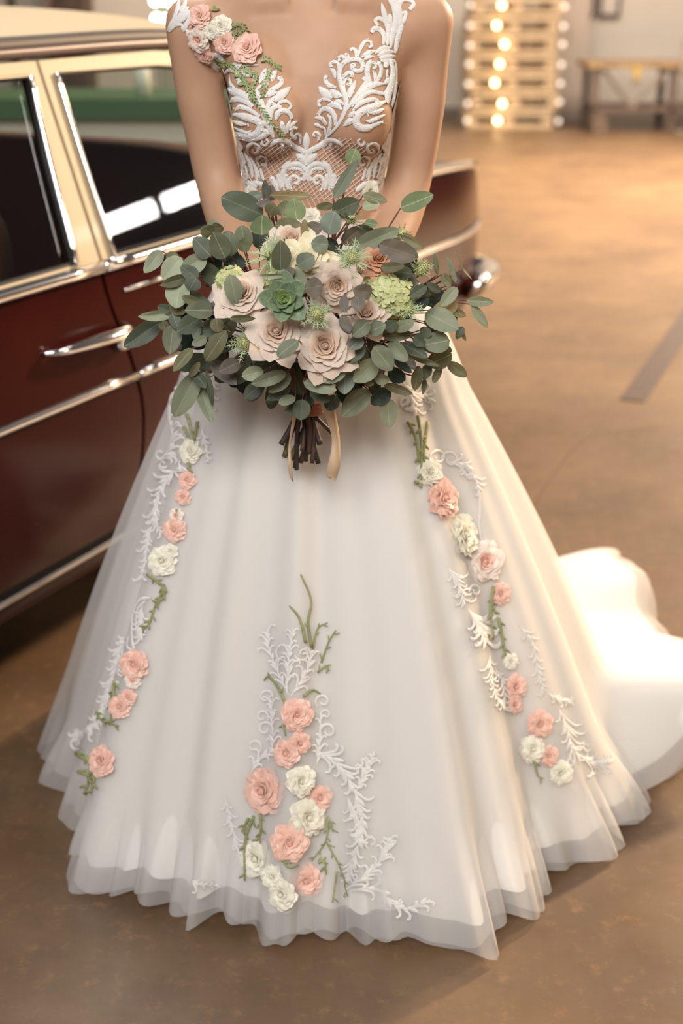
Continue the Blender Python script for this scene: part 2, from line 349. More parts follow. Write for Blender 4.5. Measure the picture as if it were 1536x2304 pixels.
MB().tube([(3.46, 15.05, 0.0), (3.46, 15.05, 0.03)], 0.06, 12).build('foot', M['metal'], po)
M['greycab'] = mat('grey_cabinet', col(196, 178, 162), 0.6)
gc = empty('metal_cabinet', (2.45, 16.6, 0), 'narrow pale grey metal cabinet between pallet stack and workbench', 'cabinet')
MB().box((2.30, 16.35, 0), (2.70, 16.9, 1.9)).build('body', M['greycab'], gc, smooth=False)
MB().box((2.32, 16.335, 0.06), (2.68, 16.35, 1.86)).build('door', M['greycab'], gc, smooth=False)
MB().tube([(2.36, 16.32, 0.9), (2.36, 16.32, 1.05)], 0.012, 6).build('handle', M['metal'], gc)
M['brown'] = mat('brown_wood', col(96, 74, 60), 0.6, rgb2=col(78, 60, 50), nscale=8)
M['paper'] = mat('pale_print', col(236, 222, 206), 0.7, rgb2=col(212, 196, 182), nscale=6)
for x0, x1, lab in ((1285, 1338, 'brown framed pale picture on the back wall, nearer the pallet stack'), (1346, 1394, 'brown framed pale picture on the back wall, farther from the pallet stack')):
    a = at(x0, 38, 16.95); b = at(x1, 38, 16.95)
    e = empty('picture_frame', (a.x, 16.95, a.z), lab, 'picture', 'framed pictures on the back wall')
    t = 0.03; h = 0.55
    mb = MB()
    for p, q in (((a.x, 0), (b.x, t)), ((a.x, h - t), (b.x, h)), ((a.x, t), (a.x + t, h - t)), ((b.x - t, t), (b.x, h - t))):
        mb.box((p[0], 16.94, a.z + p[1]), (q[0], 17.0, a.z + q[1]))
    mb.build('frame', M['brown'], e, smooth=False)
    MB().box((a.x + t, 16.97, a.z + t), (b.x - t, 16.995, a.z + h - t)).build('print', M['paper'], e, smooth=False)
a = at(95, 30, 16.2); b = at(186, 30, 16.2)
cu = empty('wooden_cupboard', (a.x, 16.5, 0), 'tall dark brown wooden cupboard seen above the car roof', 'cupboard')
MB().box((a.x, 16.3, 0), (b.x, 16.9, 2.3)).build('body', M['brown'], cu, smooth=False)
for k in range(2):
    xx = a.x + (b.x - a.x) * 0.5 * k
    MB().box((xx + 0.01, 16.275, 0.08), (xx + (b.x - a.x) * 0.5 - 0.01, 16.3, 2.25)).build('door', M['brown'], cu, smooth=False)
lp0 = at(150, -30, 15.9); 
lt = MB().tube([(at(100, 60, 15.6).x - 0.35, 15.4, 0.0), (lp0.x, 16.2, 2.05)], 0.04, 4).build('leaning_timber', M['bench'], smooth=False); tag(lt, 'slanted pale timber leaning against the dark cupboard', 'timber')
p0 = at(22, 20, 16.8)
pp = MB().box((p0.x - 0.03, 16.85, 0), (p0.x + 0.03, 16.96, 2.6)).box((p0.x - 0.045, 16.83, 0), (p0.x + 0.045, 16.97, 0.08)).build('wooden_post', M['brown'], smooth=False); tag(pp, 'slim brown wooden post against the wall above the car roof', 'post')
M['foliage'] = mat('garland_green', col(70, 104, 58), 0.7)
ga = empty('garland', (at(365, 30, 13.5).x, 13.5, 0), 'hanging green garland strung with white bulbs beside the shoulder', 'garland')
gx = [at(358, 30, 13.5).x, at(376, 30, 13.5).x]
for gi, x in enumerate(gx):
    mb = MB(); mb.tube([(x, 13.5, 0.02), (x, 13.5, 2.6)], 0.012, 6)
    for k in range(60):
        z = 0.1 + 2.4 * k / 60; an = k * 2.4; dr = Vector((math.cos(an), math.sin(an), 0.3)) * 0.045
        c = Vector((x, 13.5, z)); s = Vector((-math.sin(an), math.cos(an), 0)) * 0.015
        mb.add([c, c + dr * 0.5 + s, c + dr, c + dr * 0.5 - s], [(0, 1, 2, 3)])
    mb.build('strand', M['foliage'], ga, smooth=False)
bm3 = MB().sphere((0,0,0), 0.035, 10, 6).mesh('bulb', M['bulbx'])
for px in ((349, 2), (366, 0), (384, 4), (352, 42), (371, 44), (350, -40), (370, -42)): ob('bulb', bm3, ga, Matrix.Translation(at(px[0], px[1], 13.45)))
MB().tube([(gx[0], 13.5, 0.0), (gx[0], 13.5, 0.03)], 0.15, 14).tube([(gx[1], 13.5, 0.0), (gx[1], 13.5, 0.03)], 0.1, 14).build('base', M['metal'], ga)
M['greenp'] = mat('green_paint', col(62, 96, 60), 0.5); M['whitep'] = mat('white_panel', col(226, 222, 208), 0.6)
ct = empty('counter', (-1.4, 7.3, 0), 'white counter with green edged top, seen through the rear car window', 'counter')
MB().box((-2.6, 7.0, 0.0), (-0.55, 7.6, 0.58)).build('plinth', M['interior'], ct, smooth=False)
MB().box((-2.6, 6.98, 0.58), (-0.55, 7.6, 0.87)).build('front_panel', M['whitep'], ct, smooth=False)
MB().box((-2.65, 6.93, 0.87), (-0.50, 7.65, 0.965)).build('top', M['greenp'], ct, smooth=False)
bt = empty('bottle', (-0.95, 7.05, 0.965), 'small red capped bottle standing on the green counter', 'bottle')
MB().tube([(-0.95, 7.1, 0.965), (-0.95, 7.1, 1.08), (-0.95, 7.1, 1.10), (-0.95, 7.1, 1.13)], [0.035, 0.035, 0.015, 0.013], 12).build('body', M['whitep'], bt)
MB().tube([(-0.95, 7.1, 1.13), (-0.95, 7.1, 1.155)], 0.017, 10).build('cap', M['red'], bt)
# ------------------------------------------------------------------ the vintage saloon car (local x: to the tail, y: inward, z: up)
CARW = 1.80
car = empty('vintage_car', (-0.68, 2.59, 0), 'maroon vintage saloon car with cream roof and chrome trim behind the bride', 'car', None, math.atan2(0.897, 0.442))
CM = W[car.name]
def ztop(x):
    z = 0.93
    if x > 1.9: z -= 0.012 * (x - 1.9) + 0.10 * max(0, x - 2.2) ** 2
    if x > 2.68: z -= 2.5 * (x - 2.68) ** 2
    if x < -1.0: z -= 0.02 * (-1.0 - x)
    return z
def sy(x, z):
    y = 0.0
    if z > 0.72: y += 0.10 * (z - 0.72) ** 1.5 * 2
    if z < 0.62: y += 0.55 * (0.62 - z) ** 2
    if x > 2.35: y += 0.10 * ((x - 2.35) / 0.5) ** 2.4
    if x < -1.7: y += 0.12 * ((-1.7 - x) / 0.8) ** 2
    return y
def zbot(x):
    z = 0.27
    for c in (1.62, -1.42):
        d = abs(x - c)
        if d < 0.39: z = max(z, 0.33 + math.sqrt(max(0, 0.39 ** 2 - d * d)))
    if x > 2.1: z = max(z, 0.27 + 0.25 * (x - 2.1))
    return z
def gap1(z): return 0.43 + 0.105 * sstep(0.0, 0.36, 0.93 - z)
def gap0(z): return -0.66 + 0.05 * sstep(0.0, 0.5, 0.93 - z)
def gap2(z): return 1.30 - 0.13 * sstep(0.30, 0.62, 0.93 - z)
def flip(P, far): return Vector((P[0], CARW - P[1] if far else P[1], P[2]))
def panel(xa, xb, nx, nz, far, g=0.006):
    mb = MB()
    def Pt(i, j):
        v = j / (nz - 1)
        x = xa(0.6) + (xb(0.6) - xa(0.6)) * i / (nx - 1); zb, zt = zbot(x), ztop(x); z = zb + (zt - zb) * v
        x = (xa(z) + g) + ((xb(z) - g) - (xa(z) + g)) * i / (nx - 1)
        return flip((x, sy(x, z), z), far)
    mb.grid(Pt, nx, nz)
    # folded-in lips so the panel has thickness
    def lip(i, j):
        p = Pt(i, j); return p + Vector((0, -0.02 if far else 0.02, 0))
    for (fi) in (0, nx - 1):
        V = [Pt(fi, j) for j in range(nz)] + [lip(fi, j) for j in range(nz)]
        mb.add(V, [(j, j + 1, nz + j + 1, nz + j) for j in range(nz - 1)])
    for fj in (0, nz - 1):
        V = [Pt(i, fj) for i in range(nx)] + [lip(i, fj) for i in range(nx)]
        mb.add(V, [(j, j + 1, nx + j + 1, nx + j) for j in range(nx - 1)])
    return mb
def along(z, x0, x1, n, far, off=0.006):
    return [flip((x0 + (x1 - x0) * i / n, sy(x0 + (x1 - x0) * i / n, z) - off, z if z < 0.9 else ztop(x0 + (x1 - x0) * i / n)), far) for i in range(n + 1)]
def gy(z): return 0.02 + 0.40 * (z - 0.93)
def frame_ring(outer, inner, far, th=0.022):
    mb = MB(); n = len(outer); V = []
    for z_off in (0.0, th):
        for ring in (outer, inner):
            for (x, z) in ring: V.append(flip((x, gy(z) + z_off - 0.008, z), far))
    F = []
    for k in range(n):
        a, b = k, (k + 1) % n
        F += [(a, b, n + b, n + a), (2*n + b, 2*n + a, 3*n + a, 3*n + b), (n + a, n + b, 3*n + b, 3*n + a), (b, a, 2*n + a, 2*n + b)]
    return mb.add(V, F)
def chrome_line(pts, r, far, name, par, squash=1.0, m='chrome'):
    return MB().tube(pts, r, 8, squash=squash).build(name, M[m], par, CM)
W1o = [(-0.60, 0.935), (0.425, 0.935), (0.445, 1.15), (0.462, 1.338), (0.10, 1.338), (-0.16, 1.325), (-0.40, 1.12)]
W1i = [(-0.53, 0.948), (0.345, 0.948), (0.385, 1.15), (0.424, 1.310), (0.10, 1.310), (-0.13, 1.298), (-0.35, 1.12)]
W2o = [(0.437, 0.935), (1.42, 0.935), (1.40, 1.10), (1.30, 1.25), (1.18, 1.325), (0.90, 1.340), (0.474, 1.338), (0.457, 1.15)]
W2i = [(0.476, 0.946), (1.33, 0.946), (1.31, 1.08), (1.22, 1.22), (1.12, 1.290), (0.90, 1.308), (0.512, 1.312), (0.494, 1.15)]
for far in (False, True):
    fd = panel(gap0, gap1, 14, 14, far).build('front_door', M['maroon'], car, CM)
    rd = panel(gap1, gap2, 14, 14, far).build('rear_door', M['maroon'], car, CM)
    panel(gap2, lambda z: 2.84 - 0.14 * sstep(0.25, 0.60, 0.93 - z) - 0.10 * sstep(0.0, 0.12, z - 0.80), 26, 14, far).build('rear_fender', M['maroon'], car, CM)
    panel(lambda z: -2.5, gap0, 26, 14, far).build('front_fender', M['maroon'], car, CM)
    for dr, o, i in ((fd, W1o, W1i), (rd, W2o, W2i)):
        fr = frame_ring(o, i, far).build('window_frame', M['creampaint'], dr, CM, smooth=False)
        V = [flip((x, gy(z) + 0.006, z), far) for x, z in i]
        ob('window_pane', mk('window_pane', V, [tuple(range(len(V)))], M['glass'], False), dr, CM)
        lp = [flip((x, gy(z) - 0.012, z), far) for x, z in i] ; lp = lp + [lp[0]]
        if dr is rd: seg = [lp[6], lp[7], lp[0]]
        else: seg = [lp[1], lp[2], lp[3]]
        MB().tube(catmull(seg, 6), 0.006, 8).build('chrome_bead', M['chrome'], dr, CM)
        MB().tube([p + Vector((0, (-0.012 if far else 0.012), 0)) for p in lp], 0.008, 6).build('window_seal', M['rubber'], dr, CM)
        xa, xb = (-0.62, 0.426) if dr is fd else (0.438, 1.42)
        chrome_line(along(0.925, xa, xb, 10, far, 0.004), 0.014, far, 'belt_trim', dr, 1.0)
        xa, xb = (-0.60, 0.508) if dr is fd else (0.522, 1.17)
        chrome_line(along(0.678, xa, xb, 10, far, 0.003), 0.0125, far, 'side_trim', dr, 0.8)
        hx = 0.0 if dr is fd else 0.80
        hp = [flip((hx + x, sy(0.3, z) - o_, z), far) for x, z, o_ in ((0.20, 0.796, 0.0), (0.235, 0.797, 0.028), (0.33, 0.796, 0.036), (0.42, 0.793, 0.036), (0.465, 0.790, 0.022), (0.482, 0.789, 0.0))]
        MB().tube(catmull(hp, 5), [0.006 + 0.008 * sstep(0, 0.5, i / 25) for i in range(26)], 8).build('door_handle', M['chrome'], dr, CM)
        kp = flip((hx + 0.452, sy(0.45, 0.768) - 0.001, 0.766), far); kq = flip((hx + 0.452, sy(0.45, 0.768) - 0.024, 0.766), far)
        MB().tube([kp, kq], [0.022, 0.016], 14).build('lock_button', M['chrome'], dr, CM)
        chrome_line(along(0.868, hx + 0.40 if dr is fd else 0.50, hx + 0.428 if dr is fd else 1.28, 6, far, 0.001), 0.006, far, 'swage_trim', dr, 0.7) if dr is rd else None
    chrome_line(along(0.925, 1.425, 2.66, 14, far, 0.004), 0.014, far, 'belt_trim', car, 1.0)
    chrome_line(along(0.685, 1.19, 2.80, 20, far, 0.003), 0.0135, far, 'side_trim', car, 0.8)
    chrome_line(along(0.685, -2.4, -0.63, 16, far, 0.003), 0.0125, far, 'side_trim', car, 0.8)
    # sill with its chrome strip
    MB().grid(lambda i, j: flip((-1.0 + 2.2 * i / 10, [0.085, 0.075, 0.16][j], [0.29, 0.235, 0.20][j]), far), 11, 3).build('sill', M['maroon'], car, CM)
    chrome_line([flip((-1.0 + 2.2 * i / 10, 0.058, 0.290), far) for i in range(11)], 0.012, far, 'sill_trim', car, 0.8)
    # drip rail and gap along the roof edge
    rail = [flip((x, gy(1.352) + o_, z), far) for x, z, o_ in ((-0.42, 1.12, -0.06), (-0.16, 1.335, -0.004), (0.1, 1.352, 0), (0.5, 1.356, 0), (0.9, 1.356, 0), (1.2, 1.342, 0), (1.36, 1.25, -0.03), (1.46, 1.10, -0.08), (1.48, 0.94, -0.14))]
    MB().tube(catmull(rail, 5), 0.011, 8).build('drip_rail', M['rail'], car, CM)
    rail2 = [p + Vector((0, -0.012 if far else 0.012, 0.012)) for p in catmull(rail[1:6], 5)]
    MB().tube(rail2, 0.020, 8).build('roof_gutter', M['interior'], car, CM)
    # rear pillar
    V = [flip((x, gy(z) + 0.004, z), far) for x, z in ((1.42, 0.93), (1.405, 1.10), (1.31, 1.25), (1.19, 1.335), (1.30, 1.40), (1.50, 1.36), (1.72, 1.18), (1.95, 0.93))]
    V += [v + Vector((0, -0.05 if far else 0.05, 0)) for v in V]; n = 8
    ob('rear_pillar', mk('rear_pillar', V, [tuple(range(n)), tuple(range(2*n-1, n-1, -1))] + [(k, (k+1) % n, n + (k+1) % n, n + k) for k in range(n)], M['creampaint'], False), car, CM)
    V = [flip((x, gy(z) + 0.004, z), far) for x, z in ((-0.66, 0.93), (-0.60, 0.935), (-0.40, 1.12), (-0.16, 1.325), (-0.22, 1.36), (-0.45, 1.15))]
    V += [v + Vector((0, -0.04 if far else 0.04, 0)) for v in V]; n = 6
    ob('front_pillar', mk('front_pillar', V, [tuple(range(n)), tuple(range(2*n-1, n-1, -1))] + [(k, (k+1) % n, n + (k+1) % n, n + k) for k in range(n)], M['creampaint'], False), car, CM)
    for xw in (1.62, -1.42):
        wy = 0.16 if not far else CARW - 0.16; sg = -1 if not far else 1
        wl = MB(); rings = []
        for (r, dy) in ((0.19, -0.095), (0.27, -0.10), (0.325, -0.085), (0.335, -0.05), (0.335, 0.05), (0.325, 0.085), (0.27, 0.1), (0.19, 0.095)):
            rings.append([Vector((xw + r * math.cos(2*math.pi*k/36), wy + dy, 0.335 + r * math.sin(2*math.pi*k/36))) for k in range(36)])
        wl.loft(rings, False); wo = wl.build('wheel', M['rubber'], car, CM)
        hb = MB(); rings = []
        for (r, dy) in ((0.20, 0.07), (0.19, 0.095), (0.15, 0.09), (0.12, 0.115), (0.06, 0.13), (0.005, 0.132)):
            rings.append([Vector((xw + r * math.cos(2*math.pi*k/30), wy + sg * dy, 0.335 + r * math.sin(2*math.pi*k/30))) for k in range(30)])
        hb.loft(rings).build('hubcap', M['chrome'], wo, CM)
# inner dark tub behind the door gaps and wheel arches
tub = MB()
tub.grid(lambda i, j: Vector((-2.3 + 4.75 * i / 30, 0.05 + sy(-2.3 + 4.75 * i / 30, 0.7) if j < 2 else CARW - 0.05 - sy(-2.3 + 4.75 * i / 30, 0.7), [0.88, 0.30, 0.30, 0.88][j])), 31, 4)
tub.build('floor_pan', M['dark'], car, CM)
# roof
def roof_pt(i, j, n=21, m=21):
    x = -0.36 + 1.86 * i / (n - 1); v = j / (m - 1); y0 = gy(1.362) + 0.004; y = y0 + (CARW - 2 * y0) * v
    cr = 1 - abs(2 * v - 1) ** 2.6
    e = (2 * i / (n - 1) - 1); z = 1.368 + 0.072 * cr - 0.045 * (max(0, e) ** 3) - 0.06 * (max(0, -e) ** 3)
    return Vector((x, y, z))
rf = MB().grid(roof_pt, 21, 21)
rf.grid(lambda i, j: roof_pt(i, j) - Vector((0, 0, 0.025)), 21, 21)
rf.build('roof', M['creampaint'], car, CM)
ob('windscreen', mk('windscreen', [(-0.66, 0.12, 0.94), (-0.66, CARW - 0.12, 0.94), (-0.34, CARW - 0.30, 1.33), (-0.34, 0.30, 1.33)], [(0, 1, 2, 3)], M['glass'], False), car, CM)
ob('rear_window', mk('rear_window', [(1.96, 0.16, 0.94), (1.96, CARW - 0.16, 0.94), (1.50, CARW - 0.30, 1.33), (1.50, 0.30, 1.33)], [(3, 2, 1, 0)], M['glass'], False), car, CM)
MB().grid(lambda i, j: Vector((1.93 + 0.86 * i / 12, sy(1.93 + 0.86 * i / 12, 0.9) + 0.012 + (CARW - 2 * (sy(1.93 + 0.86 * i / 12, 0.9) + 0.012)) * j / 12, ztop(1.93 + 0.86 * i / 12) + 0.03 * (1 - abs(j / 6 - 1) ** 2.5) * (1 - (i / 12) ** 3))), 13, 13).build('boot_lid', M['maroon'], car, CM)
MB().grid(lambda i, j: Vector((2.85 - 0.12 * sstep(0.55, 1, j / 8) ** 2 - 0.09 * sstep(0.5, 0, j / 8) - 0.03 * abs(i / 6 - 1) ** 2, 0.17 + (CARW - 0.34) * i / 12, 0.40 + 0.46 * j / 8)), 13, 9).build('tail_panel', M['maroon'], car, CM)
MB().grid(lambda i, j: Vector((-2.48 + 1.86 * i / 12, sy(-2.48 + 1.86 * i / 12, 0.9) + 0.012 + (CARW - 2 * (sy(-2.48 + 1.86 * i / 12, 0.9) + 0.012)) * j / 12, ztop(-2.48 + 1.86 * i / 12) + 0.05 * (1 - abs(j / 6 - 1) ** 2.5))), 13, 13).build('bonnet', M['maroon'], car, CM)
MB().grid(lambda i, j: Vector((-2.5, 0.14 + (CARW - 0.28) * i / 8, 0.35 + 0.54 * j / 4)), 9, 5).build('grille_panel', M['chrome'], car, CM)
bp = [(x + 0.13, y, z) for x, y, z in [(2.40, -0.02, 0.50), (2.58, 0.0, 0.50), (2.70, 0.06, 0.50), (2.76, 0.2, 0.50), (2.78, 0.5, 0.50), (2.79, 0.9, 0.50), (2.78, 1.3, 0.50), (2.76, 1.6, 0.50), (2.70, 1.74, 0.50), (2.58, 1.80, 0.50), (2.40, 1.82, 0.50)]]
bo = MB().tube(catmull(bp, 4), 0.055, 10, squash=0.6).build('rear_bumper', M['chrome'], car, CM)
for y in (0.32, 1.48): MB().tube([(2.93, y, 0.40), (2.96, y, 0.45), (2.965, y, 0.52), (2.93, y, 0.60)], [0.02, 0.038, 0.038, 0.02], 10).build('overrider', M['chrome'], bo, CM)
for y in (0.27, 1.53): MB().sphere((2.82, y, 0.66), (0.03, 0.055, 0.07), 12, 8).build('tail_lamp', M['red'], car, CM)
# seats
def seat(x0, x1, y0, y1, nm):
    o = MB(); bev = 0.05
    def cushion(a, b, mb):
        cx, cy, cz = [(p + q) / 2 for p, q in zip(a, b)]; h = [(q - p) / 2 for p, q in zip(a, b)]; nu, nv = 20, 12; V = []
        for j in range(nv + 1):
            th = math.pi * j / nv
            for i in range(nu):
                ph = 2 * math.pi * i / nu
                f_ = lambda c, e: math.copysign(abs(c) ** e, c)
                V.append((cx + h[0] * f_(math.sin(th), .35) * f_(math.cos(ph), .35), cy + h[1] * f_(math.sin(th), .35) * f_(math.sin(ph), .35), cz + h[2] * f_(math.cos(th), .35)))
        mb.add(V, [(j*nu+i, (j+1)*nu+i, (j+1)*nu+(i+1) % nu, j*nu+(i+1) % nu) for j in range(nv) for i in range(nu)])
    cushion((x0, y0, 0.32), (x1, y1, 0.58), o); s = o.build(nm, M['tan'], car, CM)
    o = MB(); cushion((x1 - 0.12, y0, 0.5), (x1 + 0.05, y1, 1.08), o); o.build('backrest', M['tan'], s, CM)
seat(-0.15, 0.36, 0.20, 0.85, 'front_seat'); seat(-0.15, 0.36, 0.95, 1.60, 'front_seat'); seat(0.85, 1.38, 0.20, 1.60, 'rear_seat')
MB().box((-0.75, 0.12, 0.55), (-0.55, CARW - 0.12, 0.93)).build('dashboard', M['brown'], car, CM, smooth=False)
MB().grid(lambda i, j: Vector((1.45 + 0.5 * i / 4, 0.14 + 1.52 * j / 4, 0.935)), 5, 5).build('parcel_shelf', M['interior'], car, CM)
# ------------------------------------------------------------------ the bride's body: one continuous skin
CX, CY = -0.046, 2.365
def ell(cx, cy, z, rx, ry, n=40, e=0.9):
    out = []
    for k in range(n):
        a = 2 * math.pi * k / n; c, s = math.cos(a), math.sin(a)
        out.append(Vector((cx + rx * math.copysign(abs(c) ** e, c), cy + ry * math.copysign(abs(s) ** e, s), z)))
    return out
HANDLE_T, HANDLE_B = at(702, 760, 2.075), at(686, 1045, 2.125)
AX = (HANDLE_T - HANDLE_B).normalized()
def handle_at(py): 
    t = (1045 - py) / (1045 - 760); return HANDLE_B.lerp(HANDLE_T, t)
def body_mesh(limbs=True):
    mb = MB()
    S = [(0.80, .150, .105), (0.88, .172, .118), (0.96, .160, .112), (1.03, .126, .096), (1.09, .106, .084), (1.15, .108, .085), (1.21, .115, .089),
         (1.27, .124, .094), (1.32, .133, .098), (1.36, .142, .098), (1.40, .150, .092), (1.435, .152, .080), (1.465, .125, .066), (1.485, .080, .056), (1.50, .055, .052)]
    mb.loft([ell(CX, CY + (0.0 if z < 1.3 else 0.15 * (z - 1.3)), z, rx, ry) for z, rx, ry in S])
    mb.loft([ell(CX, CY + 0.018 - 0.06 * (z - 1.47), z, r, r * 0.98, 24, 1.0) for z, r in ((1.44, .066), (1.49, .056), (1.53, .052), (1.60, .052), (1.64, .055))])
    # bust
    for sx in (-1, 1):
        mb.sphere((CX + sx * 0.066, CY - 0.070, 1.298), (0.060, 0.062, 0.066), 24, 16)
        mb.sphere((CX + sx * 0.072, CY - 0.055, 1.345), (0.062, 0.045, 0.07), 24, 16)
        mb.sphere((CX + sx * 0.150, CY + 0.012, 1.425), (0.050, 0.052, 0.052), 20, 14)       # shoulder cap
        mb.tube([(CX + sx * 0.03, CY + 0.0, 1.462), (CX + sx * 0.10, CY + 0.008, 1.455), (CX + sx * 0.16, CY + 0.015, 1.440)], [0.055, 0.050, 0.036], 14)
    if not limbs: return mb
    # arms
    hA, hB = handle_at(835), handle_at(770)
    La = [at(430, 52, 2.385), at(436, 120, 2.39), at(450, 210, 2.395), at(472, 310, 2.40), at(490, 400, 2.395), at(512, 480, 2.36), at(550, 590, 2.27), at(608, 700, 2.185), at(648, 790, 2.135)]
    Lr = [0.045, 0.042, 0.040, 0.0395, 0.0385, 0.0385, 0.036, 0.029, 0.026]
    Ra = [at(962, 45, 2.385), at(956, 120, 2.39), at(949, 210, 2.395), at(935, 310, 2.40), at(919, 400, 2.395), at(899, 480, 2.36), at(852, 585, 2.27), at(795, 690, 2.185), at(752, 750, 2.135)]
    for a, r in ((La, Lr), (Ra, Lr)):
        P = catmull(a, 6); rr = np.interp(np.linspace(0, 1, len(P)), np.linspace(0, 1, len(r)), r)
        mb.tube(P, list(rr), 18); mb.sphere(a[0], 0.046, 16, 10); mb.sphere(a[-1], 0.027, 12, 8)
    # hands closed round the stems
    side = AX.cross(Vector((0, -1, 0))).normalized(); front = Vector((0, -1, 0)); front = (front - AX * front.dot(AX)).normalized()
    for sgn, hc, wr in ((-1, hA, La[-1]), (1, hB, Ra[-1])):
        sd = side if side.x * sgn > 0 else -side
        pc = hc + sd * 0.036 - front * 0.006
        Mr = Matrix((sd, front, AX)).transposed()
        mb.sphere(pc, (0.017, 0.030, 0.042), 18, 12, Mr)
        mb.tube([wr, wr.lerp(pc, 0.5), pc], [0.025, 0.025, 0.022], 14)
        for k in range(4):
            off = AX * (0.030 - 0.0195 * k); L = (0.95, 1.05, 1.0, 0.85)[k]
            P = []
            for q in range(9):
                an = R(35) + L * R(205) * q / 8; rr = 0.031
                P.append(hc + off + (sd * math.cos(an) + front * math.sin(an)) * rr)
            mb.tube(P, [0.0098, 0.0098, 0.0096, 0.0092, 0.0090, 0.0086, 0.0084, 0.008, 0.006], 10); mb.sphere(P[-1], 0.0066, 10, 6)
        T = [pc + AX * 0.012, hc + AX * 0.036 + sd * 0.030 + front * 0.022, hc + AX * 0.050 + sd * 0.010 + front * 0.032, hc + AX * 0.056 - sd * 0.012 + front * 0.030]
        mb.tube(catmull(T, 4), [0.014] * 5 + [0.0115] * 5 + [0.0095] * 3, 10); mb.sphere(T[-1], 0.0092, 10, 6)
    # legs under the skirt
    for sx in (-1, 1):
        P = [(CX + sx * 0.085, CY, 0.90), (CX + sx * 0.088, CY, 0.78), (CX + sx * 0.082, CY, 0.62), (CX + sx * 0.074, CY - 0.005, 0.48), (CX + sx * 0.070, CY + 0.015, 0.36), (CX + sx * 0.066, CY + 0.02, 0.20), (CX + sx * 0.064, CY + 0.02, 0.10)]
        mb.tube(catmull(P, 4), list(np.interp(np.linspace(0, 1, 25), np.linspace(0, 1, 7), [0.082, 0.082, 0.068, 0.052, 0.054, 0.036, 0.034])), 18)
        mb.tube([(CX + sx * 0.064, CY + 0.045, 0.075), (CX + sx * 0.066, CY - 0.03, 0.065), (CX + sx * 0.070, CY - 0.11, 0.040), (CX + sx * 0.070, CY - 0.155, 0.030)], [0.034, 0.036, 0.034, 0.022], 14)
    # head
    hc = Vector((CX, CY - 0.015, 1.715))
    mb.sphere(hc, (0.073, 0.092, 0.105), 30, 20)
    mb.sphere(hc + Vector((0, -0.030, -0.062)), (0.052, 0.056, 0.052), 20, 14)
    mb.tube([hc + Vector((0, -0.088, 0.015)), hc + Vector((0, -0.100, -0.010)), hc + Vector((0, -0.108, -0.028))], [0.008, 0.010, 0.013], 10)
    mb.sphere(hc + Vector((0, -0.084, -0.058)), (0.022, 0.010, 0.006), 12, 8); mb.sphere(hc + Vector((0, -0.082, -0.068)), (0.020, 0.011, 0.006), 12, 8)
    for sx in (-1, 1):
        mb.sphere(hc + Vector((sx * 0.074, 0.01, -0.012)), (0.009, 0.018, 0.030), 12, 8)
        mb.sphere(hc + Vector((sx * 0.032, -0.082, 0.016)), (0.018, 0.010, 0.008), 12, 8)
    return mb
def remeshed(mb, voxel, it, name):
    me = mb.mesh(name + '_raw', None); o = bpy.data.objects.new(name + '_tmp', me); COL.objects.link(o)
    r = o.modifiers.new('r', 'REMESH'); r.mode = 'VOXEL'; r.voxel_size = voxel; r.use_smooth_shade = True
    s = o.modifiers.new('s', 'SMOOTH'); s.iterations = it; s.factor = 0.5
    dg = bpy.context.evaluated_depsgraph_get(); dg.update()
    out = bpy.data.meshes.new_from_object(o.evaluated_get(dg)); bpy.data.objects.remove(o); bpy.data.meshes.remove(me)
    out.name = name
    # soften the shoulder and armpit joins
    co = np.empty(len(out.vertices) * 3); out.vertices.foreach_get('co', co); co = co.reshape(-1, 3)
    ed = np.empty(len(out.edges) * 2, dtype=np.int64); out.edges.foreach_get('vertices', ed); ed = ed.reshape(-1, 2)
    wz = np.clip((co[:, 2] - 1.31) / 0.05, 0, 1) * np.clip((1.56 - co[:, 2]) / 0.04, 0, 1); wx = np.clip((np.abs(co[:, 0] - CX) - 0.085) / 0.03, 0, 1)
    wt = (wz * wx)[:, None] * 0.6; cnt = np.zeros(len(co)); np.add.at(cnt, ed[:, 0], 1); np.add.at(cnt, ed[:, 1], 1)
    for _ in range(60):
        acc = np.zeros_like(co); np.add.at(acc, ed[:, 0], co[ed[:, 1]]); np.add.at(acc, ed[:, 1], co[ed[:, 0]])
        co = co + wt * (acc / cnt[:, None] - co)
    out.vertices.foreach_set('co', co.ravel()); out.update()
    return out
bride = empty('person', (CX, CY, 0), 'bride in sleeveless lace gown, head out of frame, holding a bouquet with both hands', 'person')
bme = remeshed(body_mesh(), 0.0042, 14, 'body'); bme.materials.append(M['skin'])
bme.polygons.foreach_set('use_smooth', [True] * len(bme.polygons))
body = ob('body', bme, bride)
hc = Vector((CX, CY - 0.015, 1.715)); hm = MB()
def hairp(i, j):
    th = math.pi * j / 15; ph = 2 * math.pi * i / 30
    p = Vector((math.sin(th) * math.cos(ph), math.sin(th) * math.sin(ph), math.cos(th)))
    k = 1.06 if not (p.y < -0.35 and p.z < 0.62) else 0.86
    if p.z < -0.35: k = min(k, 0.8)
    return hc + Vector((p.x * 0.078, p.y * 0.097 + 0.006, p.z * 0.110 + 0.004)) * 1.0 * 1 + (p * 0.004 if k > 1 else -p * 0.016)
hm.grid(hairp, 30, 16, True); hm.sphere(hc + Vector((0, 0.105, 0.0)), (0.05, 0.042, 0.048), 18, 12)
hm.build('hair', M['hair'], bride)
BV = [v.co.copy() for v in bme.vertices]; BF = [tuple(p.vertices) for p in bme.polygons]
BVH_FULL = BVHTree.FromPolygons(BV, BF)
tme = remeshed(body_mesh(False), 0.0042, 14, 'torso')
BVH_BODY = BVHTree.FromPolygons([v.co.copy() for v in tme.vertices], [tuple(p.vertices) for p in tme.polygons])

